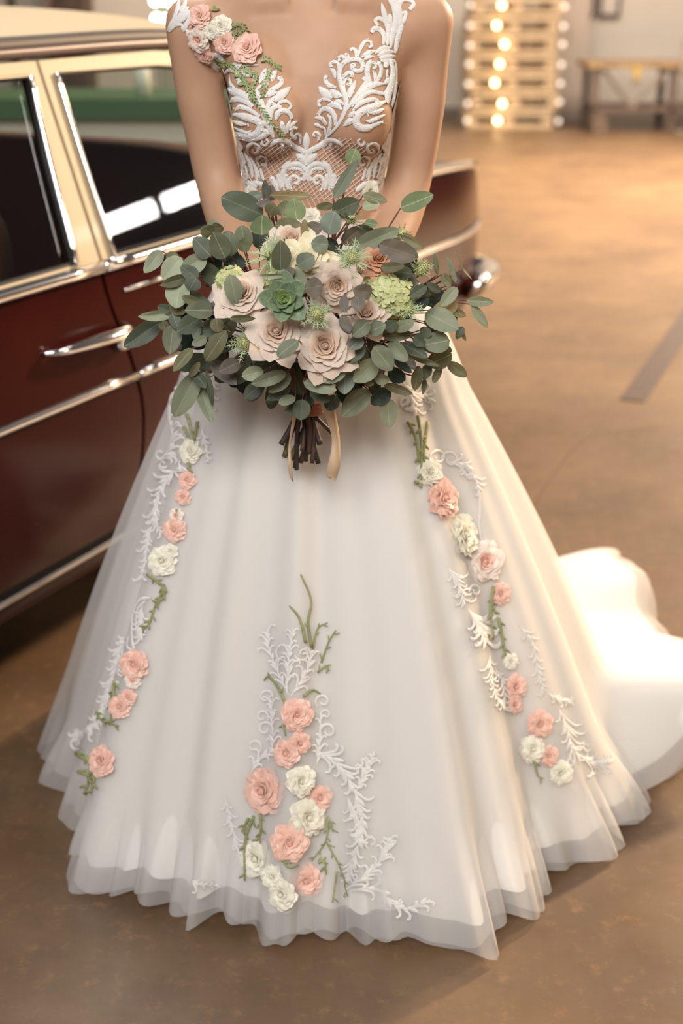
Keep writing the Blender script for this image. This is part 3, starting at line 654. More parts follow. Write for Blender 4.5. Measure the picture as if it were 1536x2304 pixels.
# ------------------------------------------------------------------ the wedding dress
dress = empty('wedding_dress', (CX, CY, 0), 'white lace and tulle ball gown with peach fabric roses and a train', 'dress')
SC_C = Vector((-0.046, 2.42, 0)); ZW = 1.10
def polar(p): 
    d = Vector(p[:2]) - Vector(SC_C[:2]); return math.atan2(d.x, -d.y), d.length
hemA = [gnd(x, y) for x, y in ((830, 2140), (700, 2112), (560, 2098), (450, 2085), (350, 2068), (250, 2032), (190, 1985), (172, 1900), (160, 1800))]
hemA += [Vector(p) for p in ((-0.592, 2.48, 0), (-0.625, 2.58, 0), (-0.555, 2.74, 0), (-0.43, 2.93, 0), (-0.24, 3.06, 0), (-0.03, 3.12, 0), (0.2, 3.10, 0), (0.38, 2.98, 0), (0.52, 2.80, 0), (0.60, 2.60, 0), (0.58, 2.42, 0), (0.50, 2.27, 0))]
hemA += [gnd(x, y) for x, y in ((1248, 1990), (1195, 2085), (1145, 2125), (1000, 2135), (900, 2135))]
hemT = list(hemA)
trainpts = [Vector(p) for p in ((-0.2, 3.12, 0), (0.0, 3.32, 0), (0.28, 3.46, 0), (0.50, 3.48, 0))] + [gnd(x, y) for x, y in ((1345, 1325), (1425, 1395), (1490, 1470))] + \
    [Vector(p) for p in ((0.80, 2.86, 0), (0.86, 2.70, 0), (0.80, 2.52, 0))] + [gnd(x, y) for x, y in ((1500, 1790), (1440, 1850), (1340, 1872), (1290, 1900))]
def table(pts):
    pr = sorted(polar(p) for p in pts); a = np.array([q[0] for q in pr]); r = np.array([q[1] for q in pr])
    aa = np.concatenate([a - 2*np.pi, a, a + 2*np.pi]); rr = np.concatenate([r, r, r])
    g = np.linspace(-np.pi, np.pi, 721); v = np.interp(g, aa, rr)
    k = np.hanning(15); k /= k.sum(); v2 = np.convolve(np.concatenate([v[:-1], v[:-1], v[:-1]]), k, 'same')[720:1440]
    return g[:-1], v2
GA, RA_ = table(hemA)
aT = [polar(p)[0] for p in trainpts]
kept = [p for p in hemA if not (min(a % (2*math.pi) for a in aT) - 0.02 < polar(p)[0] % (2*math.pi) < max(a % (2*math.pi) for a in aT) + 0.02)]
GT, RT_ = table(kept + trainpts)
def rA(a): return float(np.interp((a + math.pi) % (2*math.pi) - math.pi, GA, RA_))
def rT(a): return float(np.interp((a + math.pi) % (2*math.pi) - math.pi, GT, RT_))
rnd = random.Random(3)
FOLD = [(k, rnd.uniform(0, 6.28), am) for k, am in ((5, .010), (9, .015), (14, .014), (21, .010), (31, .005))]
RUFF = [(k, rnd.uniform(0, 6.28), am) for k, am in ((27, .012), (38, .011), (53, .008), (71, .005))]
RUF2 = [(k, rnd.uniform(0, 6.28), am) for k, am in ((22, .014), (33, .012), (47, .009))]
def skirt_pt(a, t, gap=0.0, ruff=RUFF, zlift=0.0, fold=1.0, tmax=1.0):
    t = t * tmax
    wx = CX + math.sin(a) * 0.114; wy = CY - math.cos(a) * 0.094
    ra = rA(a) - gap; hx = SC_C.x + math.sin(a) * ra; hy = SC_C.y - math.cos(a) * ra
    s = t + 0.055 * math.sin(math.pi * t) + 0.03 * math.sin(math.pi * min(1, t * 4))
    x = wx + (hx - wx) * s; y = wy + (hy - wy) * s; z = ZW * (1 - t)
    d = t ** 1.1 * fold * sum(am * math.sin(k * a + ph) for k, ph, am in FOLD) + sstep(0.80, 1.0, t) * sum(am * math.sin(k * a + ph) for k, ph, am in ruff)
    ext = max(0.0, rT(a) - rA(a)); q = sstep(0.76, 1.0, t)
    d += ext * q ** 1.3 * (1 + 0.10 * math.sin(13 * a + 0.6) + 0.05 * math.sin(23 * a))
    if ext > 0.02: z += min(1, ext / 0.25) * q * (0.042 * (1 + math.sin(11 * a + 1.0)) + 0.026 * (1 + math.sin(19 * a)) + 0.012 * (1 + math.sin(31 * a)) + 0.045 * (1 - q) * 4 * ext)
    x += math.sin(a) * d; y -= math.cos(a) * d
    z += zlift + 0.004 + 0.010 * sstep(0.85, 1, t) * (1 + math.sin(19 * a + 2))
    return Vector((x, y, z))
NA, NT = 420, 64
def skirt_mesh(name, m, **kw):
    mb = MB(); mb.grid(lambda i, j: skirt_pt(2 * math.pi * i / NA, j / (NT - 1), **kw), NA, NT, True); return mb, mb.mesh(name, m)
def lin_gap(a):
    # the lining hangs further inside the tulle on the car side
    d = abs(((a + math.pi / 2 + 0.25) + math.pi) % (2 * math.pi) - math.pi); return 0.020 + 0.055 * math.exp(-(d / 0.5) ** 2)
mbo, mo = skirt_mesh('tulle_overlay', M['tulle']); overlay = ob('tulle_overlay', mo, dress)
mbu = MB(); mbu.grid(lambda i, j: skirt_pt(2 * math.pi * i / NA, j / (NT - 1), gap=0.5 * lin_gap(2 * math.pi * i / NA), ruff=RUF2, zlift=0.002), NA, NT, True); mbu.build('under_tulle', M['tulle2'], dress)
mbl = MB(); mbl.grid(lambda i, j: skirt_pt(2 * math.pi * i / NA, j / (NT - 1), gap=lin_gap(2 * math.pi * i / NA), ruff=[(k, p, a * 0.7) for k, p, a in RUFF], fold=0.85, tmax=0.965), NA, NT, True); mbl.build('satin_skirt', M['satin'], dress)
BVH_SKIRT = BVHTree.FromPolygons([Vector(v) for v in mbo.v], mbo.f)
# side and back panels of the bodice follow the torso
V, F, idx = [], [], {}
for p in tme.polygons:
    c = p.center
    if not 1.085 < c.z < 1.36: continue
    dx, dy = c.x - CX, c.y - CY
    an = abs(math.degrees(math.atan2(dx, -dy)))
    lim = 68 + 4 * math.sin(c.z * 260)
    if c.z > 1.28: lim = 72 + (c.z - 1.28) * 220
    if an < lim and c.z > 1.135: continue
    q = []
    for vi in p.vertices:
        if vi not in idx: idx[vi] = len(V); V.append(tme.vertices[vi].co + tme.vertices[vi].normal * 0.0035)
        q.append(idx[vi])
    F.append(tuple(q))
bod = ob('bodice_panel', mk('bodice_panel', V, F, M['panel']), dress)

# ---- lace strokes laid on the body or the skirt
def cast(bvh, x, y):
    d = ray(x, y).normalized(); h = bvh.ray_cast(CAM, d)
    if h[0] is None: return None
    n = h[1]; n = -n if n.dot(d) > 0 else n
    return h[0], n
def stroke(mb, bvh, pts, wpx, lift=0.0015, hk=0.42, prof='bar', n=6, jig=0.0):
    P2 = catmull([Vector((p[0], p[1], 0)) for p in pts], n); segs = [[]]
    for p in P2:
        h = cast(bvh, p.x, p.y)
        if h is None or (segs[-1] and (h[0] - segs[-1][-1][0]).length > 0.05): segs.append([])
        if h is not None: segs[-1].append(h)
    S = max(segs, key=len)
    if len(S) < 3: return
    m = len(S); V = []; sc = S[0][0].y / 3250.0
    nr = []
    for i in range(m):
        a = Vector((0,0,0))
        for j in range(max(0, i-2), min(m, i+3)): a += S[j][1]
        nr.append(a.normalized())
    for i in range(m):
        v = i / (m - 1); p = S[i][0]; nn = nr[i]
        t = (S[min(i+1, m-1)][0] - S[max(i-1, 0)][0]); t = t.normalized() if t.length > 1e-9 else Vector((1,0,0))
        s = nn.cross(t).normalized()
        if prof == 'bar': k = min(1, 0.30 + v * 5) * min(1, 0.45 + (1 - v) * 4)
        elif prof == 'curl': k = min(1, 0.35 + v * 3) * (1 - 0.35 * v)
        else: k = max(0.05, math.sin(math.pi * min(1, v * 0.96 + 0.03)) ** 0.8)
        hw = 0.5 * wpx * sc * k; h = hw * hk * 1.5
        for (u, g) in ((-1, 0), (-0.72, 0.75), (0, 1.0), (0.72, 0.75), (1, 0)):
            V.append(p + s * (u * hw) + nn * (lift + g * h))
    F = [(i*5+k, i*5+k+1, (i+1)*5+k+1, (i+1)*5+k) for i in range(m-1) for k in range(4)] + [tuple(range(5)), tuple((m-1)*5+k for k in range(4, -1, -1))]
    mb.add(V, F)
def C4(o, s): return lambda pts: [(o[0] + x / s, o[1] + y / s) for x, y in pts]
cA, cB, cC, cD = C4((480, 220), 6.982), C4((680, 220), 6.982), C4((470, 100), 6.982), C4((690, 60), 6.982); c6 = C4((680, 0), 4.518); c5 = C4((370, 0), 4.654)
K = 1 / 6.982
RB = [  # right bust (image right)
 ([(300,1750),(480,1560),(590,1350),(620,1200),(600,1080),(540,900),(510,750),(560,600),(680,525),(820,525),(880,600),(855,680),(785,700),(715,660),(715,605),(770,615)], 80, 'curl'),
 ([(505,720),(500,600),(430,555),(370,590),(390,640)], 62, 'curl'), ([(570,600),(600,520),(560,470),(505,490),(515,545)], 58, 'curl'),
 ([(650,530),(640,455),(600,435)], 60, 'curl'), ([(770,490),(775,395),(720,350),(680,385)], 62, 'curl'), ([(800,480),(850,330),(920,235),(1000,255),(1010,320),(955,325)], 62, 'curl'),
 ([(455,820),(425,710),(365,655)], 66, 'leaf'), ([(470,970),(340,915),(290,830),(315,765)], 74, 'curl'), ([(420,1120),(300,1055),(180,940)], 120, 'leaf'), ([(560,1100),(450,1065),(370,990)], 110, 'leaf'),
 ([(420,1200),(300,1140),(200,1170),(190,1230),(235,1255)], 54, 'curl'), ([(590,1230),(500,1185),(420,1195)], 80, 'leaf'), ([(560,1310),(460,1230),(330,1235)], 90, 'leaf'),
 ([(460,1580),(445,1430),(380,1315),(280,1290),(210,1345),(195,1410)], 92, 'curl'), ([(320,1710),(370,1570),(370,1440),(330,1390)], 66, 'curl'),
 ([(300,1720),(290,1600),(215,1575)], 56, 'curl'), ([(310,1560),(230,1440),(120,1430)], 66, 'leaf'), ([(240,1570),(170,1545),(110,1525)], 56, 'leaf'), ([(330,1540),(280,1470),(250,1410)], 60, 'leaf'),
 ([(175,1800),(200,1700),(150,1660),(108,1690),(120,1730)], 54, 'curl'),
 ([(560,820),(640,730),(715,740),(700,800)], 62, 'curl'), ([(595,970),(590,870),(640,825),(690,860),(670,920),(630,905)], 54, 'curl'), ([(635,1170),(690,1020),(765,850)], 92, 'leaf'),
 ([(630,1300),(760,1140),(870,970),(930,870),(875,800)], 84, 'curl'), ([(740,1170),(900,1000),(1050,910),(1220,900)], 100, 'leaf'), ([(700,1260),(850,1110),(1000,1030),(1190,1055)], 86, 'curl'),
 ([(720,1320),(850,1200),(1000,1150),(1105,1165),(1065,1225)], 76, 'curl'), ([(650,1420),(720,1370),(800,1350)], 70, 'leaf'), ([(580,1560),(680,1480),(740,1450)], 90, 'leaf'),
 ([(1240,1170),(1050,1260),(890,1320),(795,1400),(775,1500),(835,1580),(950,1590),(1060,1540)], 104, 'bar'),
 ([(1210,1290),(1080,1345),(950,1355)], 66, 'leaf'), ([(1230,1380),(1100,1440),(1000,1480),(915,1480)], 66, 'leaf'), ([(1200,1480),(1080,1535),(980,1560)], 60, 'leaf'), ([(940,1345),(960,1380),(960,1420)], 28, 'leaf'),
 ([(1010,520),(950,650),(955,800),(1000,880)], 76, 'bar'), ([(1100,540),(1160,640),(1150,760),(1090,870)], 66, 'bar'), ([(1000,560),(1080,590),(1065,650),(1020,645)], 54, 'curl'), ([(1030,680),(1070,770),(1060,880)], 60, 'leaf'), ([(990,880),(940,960),(860,1050)], 70, 'leaf'),
 ([(1290,480),(1340,700),(1320,900),(1270,1060),(1240,1200)], 150, 'bar'), ([(1385,540),(1390,800),(1365,1050),(1320,1260)], 110, 'bar'), ([(1200,900),(1270,850),(1300,800)], 90, 'leaf'), ([(1190,1080),(1270,1030),(1330,1000)], 110, 'leaf'),
 ([(1060,430),(1180,350),(1330,330)], 72, 'leaf'), ([(1100,470),(1230,400),(1380,400)], 84, 'leaf'), ([(1180,300),(1250,340),(1330,430)], 60, 'leaf'), ([(1120,500),(1250,480),(1390,460)], 80, 'leaf'), ([(1140,540),(1260,540),(1380,520)], 66, 'leaf'), ([(1210,580),(1190,520),(1130,510)], 50, 'curl'), ([(1290,620),(1330,560),(1390,540)], 66, 'leaf'), ([(850,490),(960,420),(1080,380)], 70, 'leaf'), ([(890,540),(960,480),(1060,470)], 60, 'leaf'),
 ([(1200,640),(1240,600),(1290,560)], 90, 'leaf'), ([(1240,820),(1250,740),(1260,660)], 50, 'leaf'),
 ([(1380,420),(1410,250),(1450,100),(1500,-60)], 76, 'bar'), ([(1310,330),(1335,150),(1380,0),(1420,-140)], 90, 'bar'), ([(1250,300),(1280,120),(1270,-60)], 76, 'bar'), ([(1190,290),(1215,160),(1150,55),(1060,35),(1010,105)], 92, 'curl'),
]
R6 = [([(880,330),(835,160),(800,20)], 52, 'leaf'), ([(860,320),(845,235),(785,190),(738,210),(765,262)], 44, 'curl'), ([(950,330),(950,190),(925,60),(875,-10)], 52, 'bar'), ([(985,300),(985,150),(960,30),(930,-60)], 56, 'bar'),
 ([(1000,230),(975,90),(1010,5),(1090,10),(1130,45),(1085,105)], 52, 'curl'), ([(1010,250),(1035,200),(1050,130),(1005,140)], 40, 'curl'), ([(905,300),(890,180),(880,140)], 40, 'leaf'), ([(1000,-20),(1060,-60),(1120,-40)], 50, 'curl')]
LB = [  # left bust (image left)
 ([(10,190),(110,410),(175,600),(185,800),(235,1000),(300,1200),(350,1420)], 96, 'bar'), ([(240,520),(310,700),(480,770),(650,870)], 110, 'bar'), ([(330,480),(345,620),(440,710)], 66, 'leaf'), ([(450,540),(470,600),(460,660)], 54, 'leaf'),
 ([(310,950),(370,875),(500,865),(620,920),(690,990)], 96, 'curl'), ([(420,1040),(480,985),(600,1010),(720,1075),(800,1140)], 76, 'curl'), ([(315,960),(330,1010),(345,1040)], 46, 'leaf'),
 ([(260,1085),(450,1110),(650,1160),(790,1225),(805,1320),(730,1415),(580,1445),(410,1425)], 104, 'bar'), ([(300,1160),(440,1230),(600,1260)], 70, 'leaf'), ([(330,1260),(480,1345),(600,1385),(680,1345)], 66, 'leaf'), ([(370,1350),(460,1405),(580,1420)], 70, 'leaf'), ([(600,1235),(625,1270),(615,1300)], 28, 'leaf'),
 ([(350,1490),(500,1475),(650,1485),(800,1455),(900,1400),(950,1330)], 86, 'bar'), ([(790,1260),(880,1240),(930,1300)], 90, 'leaf'), ([(820,1330),(880,1360),(940,1370)], 80, 'leaf'),
 ([(1030,1500),(950,1300),(870,1100),(830,950),(790,840),(740,720)], 84, 'bar'), ([(930,730),(1050,680),(1130,620),(1130,545),(1065,540)], 80, 'curl'), ([(985,590),(1005,490),(1065,400)], 86, 'leaf'), ([(1030,900),(1130,800),(1275,670)], 120, 'leaf'),
 ([(880,830),(980,765),(1075,750)], 90, 'leaf'), ([(910,900),(1000,870),(1050,800)], 60, 'leaf'), ([(1060,985),(1120,910),(1220,900),(1285,970),(1240,1025)], 58, 'curl'), ([(905,1010),(960,920),(1040,960)], 70, 'curl'), ([(970,1170),(985,1030),(1060,980),(1140,990)], 76, 'curl'),
 ([(1050,1190),(1080,1085),(1170,1040),(1260,1085),(1295,1160)], 92, 'curl'), ([(920,940),(925,1080),(970,1190)], 76, 'bar'), ([(1190,1400),(1150,1280),(1130,1190)], 80, 'leaf'), ([(1200,1400),(1240,1270),(1275,1180)], 66, 'leaf'), ([(1230,1370),(1300,1260),(1385,1200)], 66, 'leaf'), ([(1240,1340),(1310,1310),(1390,1310)], 60, 'leaf'),
 ([(1350,1490),(1285,1400),(1310,1330)], 60, 'curl'), ([(1430,1560),(1430,1460),(1385,1400),(1335,1440),(1370,1470)], 54, 'curl'),
 ([(380,300),(450,345),(540,285)], 86, 'leaf'), ([(510,370),(620,310),(780,330)], 56, 'leaf'), ([(530,380),(560,470),(650,490)], 66, 'curl'), ([(700,420),(725,520),(690,600)], 56, 'leaf'),
 ([(790,620),(850,490),(900,370)], 84, 'leaf'), ([(860,440),(900,560),(880,690)], 76, 'bar'), ([(740,710),(800,670),(830,640)], 66, 'leaf'), ([(730,730),(780,800),(810,880)], 66, 'leaf'), ([(250,460),(330,400),(430,440),(480,560),(470,650)], 60, 'bar'),
 ([(215,700),(265,850),(290,1000)], 110, 'bar'), ([(260,800),(400,740),(560,830)], 66, 'bar'), ([(200,300),(190,420),(220,560)], 80, 'bar'), ([(60,170),(150,260),(260,330)], 90, 'bar')]
WC = [  # waist, traced on the left half and repeated on the right
 ([(900,760),(960,695),(1060,660),(1160,690),(1270,765),(1400,835),(1490,910)], 80, 'bar'), ([(1070,800),(1085,740),(1040,705)], 60, 'curl'), ([(1490,1080),(1400,965),(1290,880)], 110, 'leaf'), ([(1475,1050),(1440,930),(1370,850)], 70, 'leaf'),
 ([(1240,1460),(1190,1330),(1225,1250),(1290,1230),(1345,1290),(1310,1345),(1265,1325)], 64, 'curl'), ([(1110,1450),(1085,1260),(1120,1110),(1220,1055),(1330,1040),(1425,1095),(1445,1190),(1415,1280),(1355,1265)], 72, 'bar'), ([(1075,1100),(1150,1050),(1215,980)], 66, 'leaf'),
 ([(1040,1180),(1040,1300),(1070,1420)], 84, 'bar'), ([(900,1230),(960,1340),(1010,1460)], 90, 'bar'), ([(1150,1180),(1140,1300),(1180,1440)], 56, 'bar'), ([(1180,1120),(1280,1110),(1370,1130),(1390,1200)], 50, 'curl')]
WS = [([(560,890),(540,780),(620,710),(712,760),(690,850),(630,850),(625,800)], 60, 'curl'), ([(730,1090),(690,970),(750,910),(832,950),(820,1050),(760,1045)], 60, 'curl'), ([(770,660),(765,720),(820,745),(855,680),(815,635)], 54, 'curl'),
 ([(335,790),(400,980),(440,1150),(455,1360)], 90, 'bar'), ([(420,770),(480,950),(530,1150),(545,1340)], 76, 'bar'), ([(500,880),(590,1050),(620,1250)], 76, 'bar'), ([(570,920),(660,1090),(700,1290)], 66, 'bar'), ([(740,1100),(765,1200),(800,1300)], 50, 'bar'), ([(640,1010),(700,1150),(740,1270)], 50, 'leaf'), ([(280,560),(315,640),(355,750)], 100, 'bar'), ([(420,1280),(560,1340),(700,1400)], 90, 'bar'), ([(620,1330),(760,1360),(900,1470)], 80, 'bar')]
def lace(name, items, bvh, parent=dress, m='lace', hk=0.24):
    mb = MB()
    for pts, wd, pr in items: stroke(mb, bvh, pts, wd * 1.12, 0.0012, hk, pr)
    return mb.build(name, M[m], parent)
lace('lace_motif', [(cD(p), w_ * K, q) for p, w_, q in RB], BVH_BODY)
lace('lace_strap', [(c6(p), w_ / 4.518, q) for p, w_, q in R6], BVH_BODY)
lace('lace_motif', [(cC(p), w_ * K, q) for p, w_, q in LB], BVH_BODY)
mirror = lambda pts, c: [(2 * c - x, y) for x, y in pts]
wc = [(cA(p), w_ * K, q) for p, w_, q in WC]; ws = [(cA(p), w_ * K, q) for p, w_, q in WS]
lace('lace_motif', wc + [(mirror(p, 689.3), a, q) for p, a, q in wc] + [([(689.3, 340), (689.3, 318), (689.3, 296)], 14, 'leaf'), ([(689.3, 378), (689.3, 355), (689.3, 335)], 13, 'leaf')], BVH_BODY)
lace('lace_motif', ws, BVH_BODY); lace('lace_motif', [(mirror(p, 704.0), a, q) for p, a, q in ws], BVH_BODY)
lace('lace_strap', [(c5(p), w_ / 4.654, q) for p, w_, q in (([(50,330),(100,210),(140,90),(160,-20)], 46, 'bar'), ([(90,300),(150,190),(200,90),(230,0)], 44, 'bar'), ([(60,330),(110,270),(180,260),(190,310)], 36, 'curl'), ([(140,260),(220,170),(300,90)], 50, 'leaf'), ([(110,220),(200,150),(260,70)], 40, 'leaf'), ([(200,330),(240,240),(330,100)], 44, 'bar'), ([(150,120),(190,70),(240,90),(220,130)], 32, 'curl'), ([(250,150),(300,110),(340,130)], 34, 'curl'), ([(30,330),(70,250),(120,170)], 36, 'leaf'), ([(290,430),(260,360),(220,300)], 50, 'leaf'), ([(420,620),(360,520),(310,440)], 60, 'bar'), ([(560,740),(500,640),(430,560)], 70, 'bar'), ([(480,640),(540,580),(640,560)], 60, 'leaf'), ([(620,700),(600,620),(560,540)], 70, 'bar'))], BVH_FULL)
# lattice net between the waist motifs
mb = MB()
def thread(p0, p1):
    n = 14; S = []
    for i in range(n + 1):
        x = p0[0] + (p1[0] - p0[0]) * i / n; y = p0[1] + (p1[1] - p0[1]) * i / n
        cy = 322 - 18 * math.exp(-((abs(x - 700) - 70) / 40) ** 2); 
        if abs(x - 690) < 30: cy = 350
        if y < cy or y > 470 or x < 532 or x > 872: 
            if len(S) > 2: mb.tube(S, 0.0006, 4, cap=False)
            S = []; continue
        h = cast(BVH_BODY, x, y)
        if h and not (S and (h[0] + h[1] * 0.001 - S[-1]).length > 0.03): S.append(h[0] + h[1] * 0.001)
    if len(S) > 2: mb.tube(S, 0.0006, 4, cap=False)
for k in range(-8, 50):
    x = 470 + k * 12.5
    thread((x, 300), (x + 100, 480)); thread((x + 60, 300), (x - 130, 430 + 20))
lat = mb.build('lattice_net', M['lattice'], dress); tag(lat, kind='stuff')
# ------------------------------------------------------------------ roses
def petal_mesh(name, r0, r1, z0, z1, ha, curl, point, m, ruff=0.0, seed=0):
    rg = random.Random(seed); nu, nv = 9, 7; ph = rg.uniform(0, 6); mb = MB()
    def P(i, j):
        u = 2 * i / (nu - 1) - 1; v = j / (nv - 1)
        vm = 1 - 0.22 * abs(u) ** 2.2 + point * (1 - abs(u)) ** 2 * 0.14; vv = v * vm
        an = u * ha * (0.45 + 0.55 * v ** 0.6)
        r = r0 + (r1 - r0) * vv ** 1.5 + 0.10 * r1 * u
        z = z0 + (z1 - z0) * vv ** 0.85
        c = max(0, (vv - 0.62) / 0.38) ** 2
        r += curl * c * (1 + 0.5 * u * u); z -= curl * 0.75 * c
        r += ruff * math.sin(u * 5 + ph) * v; z += ruff * math.cos(u * 6 + ph) * v
        return Vector((r * math.cos(an), r * math.sin(an), z))
    mb.grid(P, nu, nv); return mb.mesh(name, m)
def core_mesh(name, turns, rmax, z0, z1, m):
    mb = MB(); n = int(turns * 14)
    def P(i, j):
        t = i / n; an = t * turns * 2 * math.pi; r = rmax * (0.10 + 0.90 * t); v = j / 3; top = z1 - 0.10 * t * t
        return Vector((r * math.cos(an) * (1.0 + 0.10 * v), r * math.sin(an) * (1.0 + 0.10 * v), z0 + (top - z0) * v + 0.02 * math.sin(an * 1.5) * v))
    mb.grid(P, n + 1, 4)
    mb.sphere((0, 0, z1 - 0.24), (rmax * 1.0, rmax * 1.0, 0.14), 14, 8); return mb.mesh(name, m)
def rose_kind(tagn, heart, outer, rings, turns=2.3, cr=0.14, cz=(0.2, 0.66), ruff=0.01):
    core = core_mesh('rose', turns, cr, cz[0], cz[1], heart); L = []
    for k, (n, r0, r1, z0, z1, ha, cu, pt, hm_) in enumerate(rings):
        ms = [petal_mesh('petal', r0, r1, z0, z1, R(ha), cu, pt, heart if hm_ else outer, ruff * (1 + k), seed=k * 10 + q) for q in range(2)]
        for i in range(n): L.append((ms[i % 2], 360 / n * i + k * 37, k))
    return core, L
BIG = [(3, .10, .19, .1, .64, 85, .03, 0, 1), (3, .16, .30, .0, .66, 80, .05, 0, 1), (4, .24, .43, -.05, .64, 66, .09, .1, 1), (5, .30, .57, -.08, .57, 60, .13, .1, 0), (5, .34, .72, -.10, .46, 57, .17, .3, 0), (5, .34, .86, -.12, .30, 54, .20, .6, 0), (5, .3, .97, -.14, .08, 52, .20, .9, 0)]
FAB = [(3, .12, .24, .1, .46, 82, .04, 0, 1), (3, .18, .36, .05, .46, 80, .07, 0, 1), (4, .24, .50, .0, .42, 72, .11, -.2, 0), (5, .26, .66, -.02, .33, 62, .15, -.3, 0), (6, .26, .80, -.03, .22, 54, .17, -.3, 0), (6, .22, .92, -.03, .09, 52, .16, -.3, 0)]
RK = {'rose': rose_kind('rose', M['rosein'], M['rose'], BIG), 'peachrose': rose_kind('peach', M['peachrose'], M['peachrose'], BIG), 'cream': rose_kind('cream', M['cream'], M['cream'], BIG, ruff=0.03),
      'peach': rose_kind('fab', M['peach'], M['peach'], FAB, 2.0, .15, (.05, .50), 0.02), 'ivory': rose_kind('fab', M['ivory'], M['ivory'], FAB, 2.0, .15, (.05, .50), 0.02), 'blush': rose_kind('fab', M['peach'], M['blush'], FAB, 2.0, .15, (.05, .50), 0.02)}
def rose(name, kind, c, nrm, rad, parent, petals=True, squash=1.0, sidev=None):
    core, L = RK[kind]; q = Vector((0, 0, 1)).rotation_difference(nrm)
    Mx = Matrix.Translation(c) @ q.to_matrix().to_4x4() @ Matrix.Rotation(random.uniform(0, 6.28), 4, 'Z') @ Matrix.Diagonal((rad, rad, rad * squash, 1))
    if petals:
        o = ob(name, core, parent, Mx)
        for me, an, k in L: ob('petal', me, o, Mx @ Matrix.Rotation(R(an + random.uniform(-9, 9)), 4, 'Z') @ Matrix.Rotation(R(random.uniform(-5, 5)), 4, 'Y'))
        return o
    return None
def skirt_rose(x, y, rpx, kind, bvh=None, name='fabric_rose', lift=0.0):
    h = cast(bvh or BVH_SKIRT, x, y)
    if h is None: return
    rad = rpx * (h[0] - CAM).length / 3420.0 * 1.12
    n = (h[1] + (CAM - h[0]).normalized() * 0.35).normalized()
    return rose(name, kind, h[0] + h[1] * (0.002 + lift), n, rad, dress, True, 0.9)
for x, y, r, k in ((430, 62, 22, 'peach'), (456, 40, 24, 'peach'), (453, 86, 24, 'blush'), (463, 114, 22, 'peach'), (499, 60, 22, 'ivory'), (510, 95, 23, 'peach'), (562, 115, 32, 'peach'), (478, 70, 16, 'ivory')): skirt_rose(x, y, r, k, BVH_BODY, lift=0.006)
SKR = [(667, 1607, 35, 'peach'), (672, 1672, 25, 'peach'), (645, 1695, 30, 'peach'), (596, 1778, 50, 'peach'), (675, 1757, 33, 'ivory'), (717, 1795, 29, 'peach'), (690, 1838, 44, 'ivory'), (650, 1895, 40, 'peach'), (578, 1930, 40, 'ivory'), (612, 1972, 24, 'ivory'), (637, 2012, 33, 'ivory'), (688, 1980, 36, 'peach'),
 (965, 1062, 30, 'ivory'), (993, 1122, 46, 'peach'), (1038, 1205, 48, 'ivory'), (1086, 1262, 46, 'blush'), (1124, 1335, 24, 'peach'), (1147, 1488, 18, 'ivory'), (1157, 1545, 28, 'peach'), (1155, 1585, 20, 'peach'), (1213, 1628, 30, 'peach'), (1195, 1685, 30, 'ivory'), (1232, 1700, 22, 'peach'), (1260, 1738, 26, 'ivory'),
 (430, 1015, 26, 'ivory'), (422, 1080, 20, 'peach'), (412, 1118, 18, 'peach'), (394, 1192, 26, 'peach'), (398, 1160, 16, 'blush'), (366, 1262, 32, 'ivory'), (385, 1240, 16, 'ivory'), (303, 1495, 32, 'peach'), (300, 1530, 18, 'blush'), (270, 1590, 25, 'peach'), (290, 1568, 18, 'peach'), (230, 1712, 33, 'peach'),
 (570, 435, 20, 'ivory'), (545, 452, 16, 'peach'), (830, 430, 22, 'ivory'), (700, 490, 22, 'ivory')]
for x, y, r, k in SKR: skirt_rose(x, y, r, k, BVH_BODY if y < 500 else None, lift=0.0)
# ---- embroidered vines
def vine(paths, wpx, bvh, m='vine', spur=0.8, every=2, parent=dress, name='vine_applique', sl=14):
    rg = random.Random(len(paths) * 13 + int(paths[0][0][0]))
    for pts in paths:
        mb = MB()
        P2 = catmull([Vector((p[0], p[1], 0)) for p in pts], 6); S = []
        for p in P2:
            h = cast(bvh, p.x, p.y)
            if h: S.append(h[0] + h[1] * 0.0035)
        if len(S) < 3: continue
        sc = S[0].y / 3250.0; m_ = len(S)
        mb.tube(S, [0.5 * wpx * sc * (1.0 - 0.5 * i / m_) for i in range(m_)], 6)
        for i in range(1, m_ - 1, every):
            if rg.random() > spur: continue
            d = P2[min(i+1, len(P2)-1)] - P2[i-1]; d = d.normalized() if d.length else Vector((0, 1, 0)); sg = 1 if (i // every) % 2 else -1
            nrm = Vector((-d.y, d.x, 0)) * sg; ln = rg.uniform(0.6, 1.2) * sl; Q = []
            for q in range(4):
                p = P2[i] + (d * 0.55 + nrm * 0.8) * ln * q / 3 + d * (q / 3) ** 2 * 3
                h = cast(bvh, p.x, p.y)
                if h: Q.append(h[0] + h[1] * 0.004)
            if len(Q) == 4: mb.tube(Q, [wpx * sc * k for k in (0.28, 0.36, 0.32, 0.12)], 5)
        if mb.v: mb.build(name, M[m], parent)
VB = BVH_SKIRT
vine([[(698,1455),(690,1400),(697,1350),(675,1292)], [(685,1445),(672,1390),(653,1362)]], 9, VB, spur=0.15)
vine([[(700,1460),(712,1415),(738,1400)], [(722,1490),(740,1445),(757,1417)], [(712,1512),(735,1497),(742,1508)]], 6, VB, spur=0.9, every=3, sl=13)
vine([[(645,1582),(625,1540),(606,1522),(596,1530)], [(680,1566),(700,1552),(720,1560)]], 9, VB, spur=0.15)
vine([[(572,1835),(552,1890),(550,1980)], [(588,1830),(590,1870),(580,1890)], [(560,1840),(545,1870)]], 9, VB, spur=0.9, sl=14)
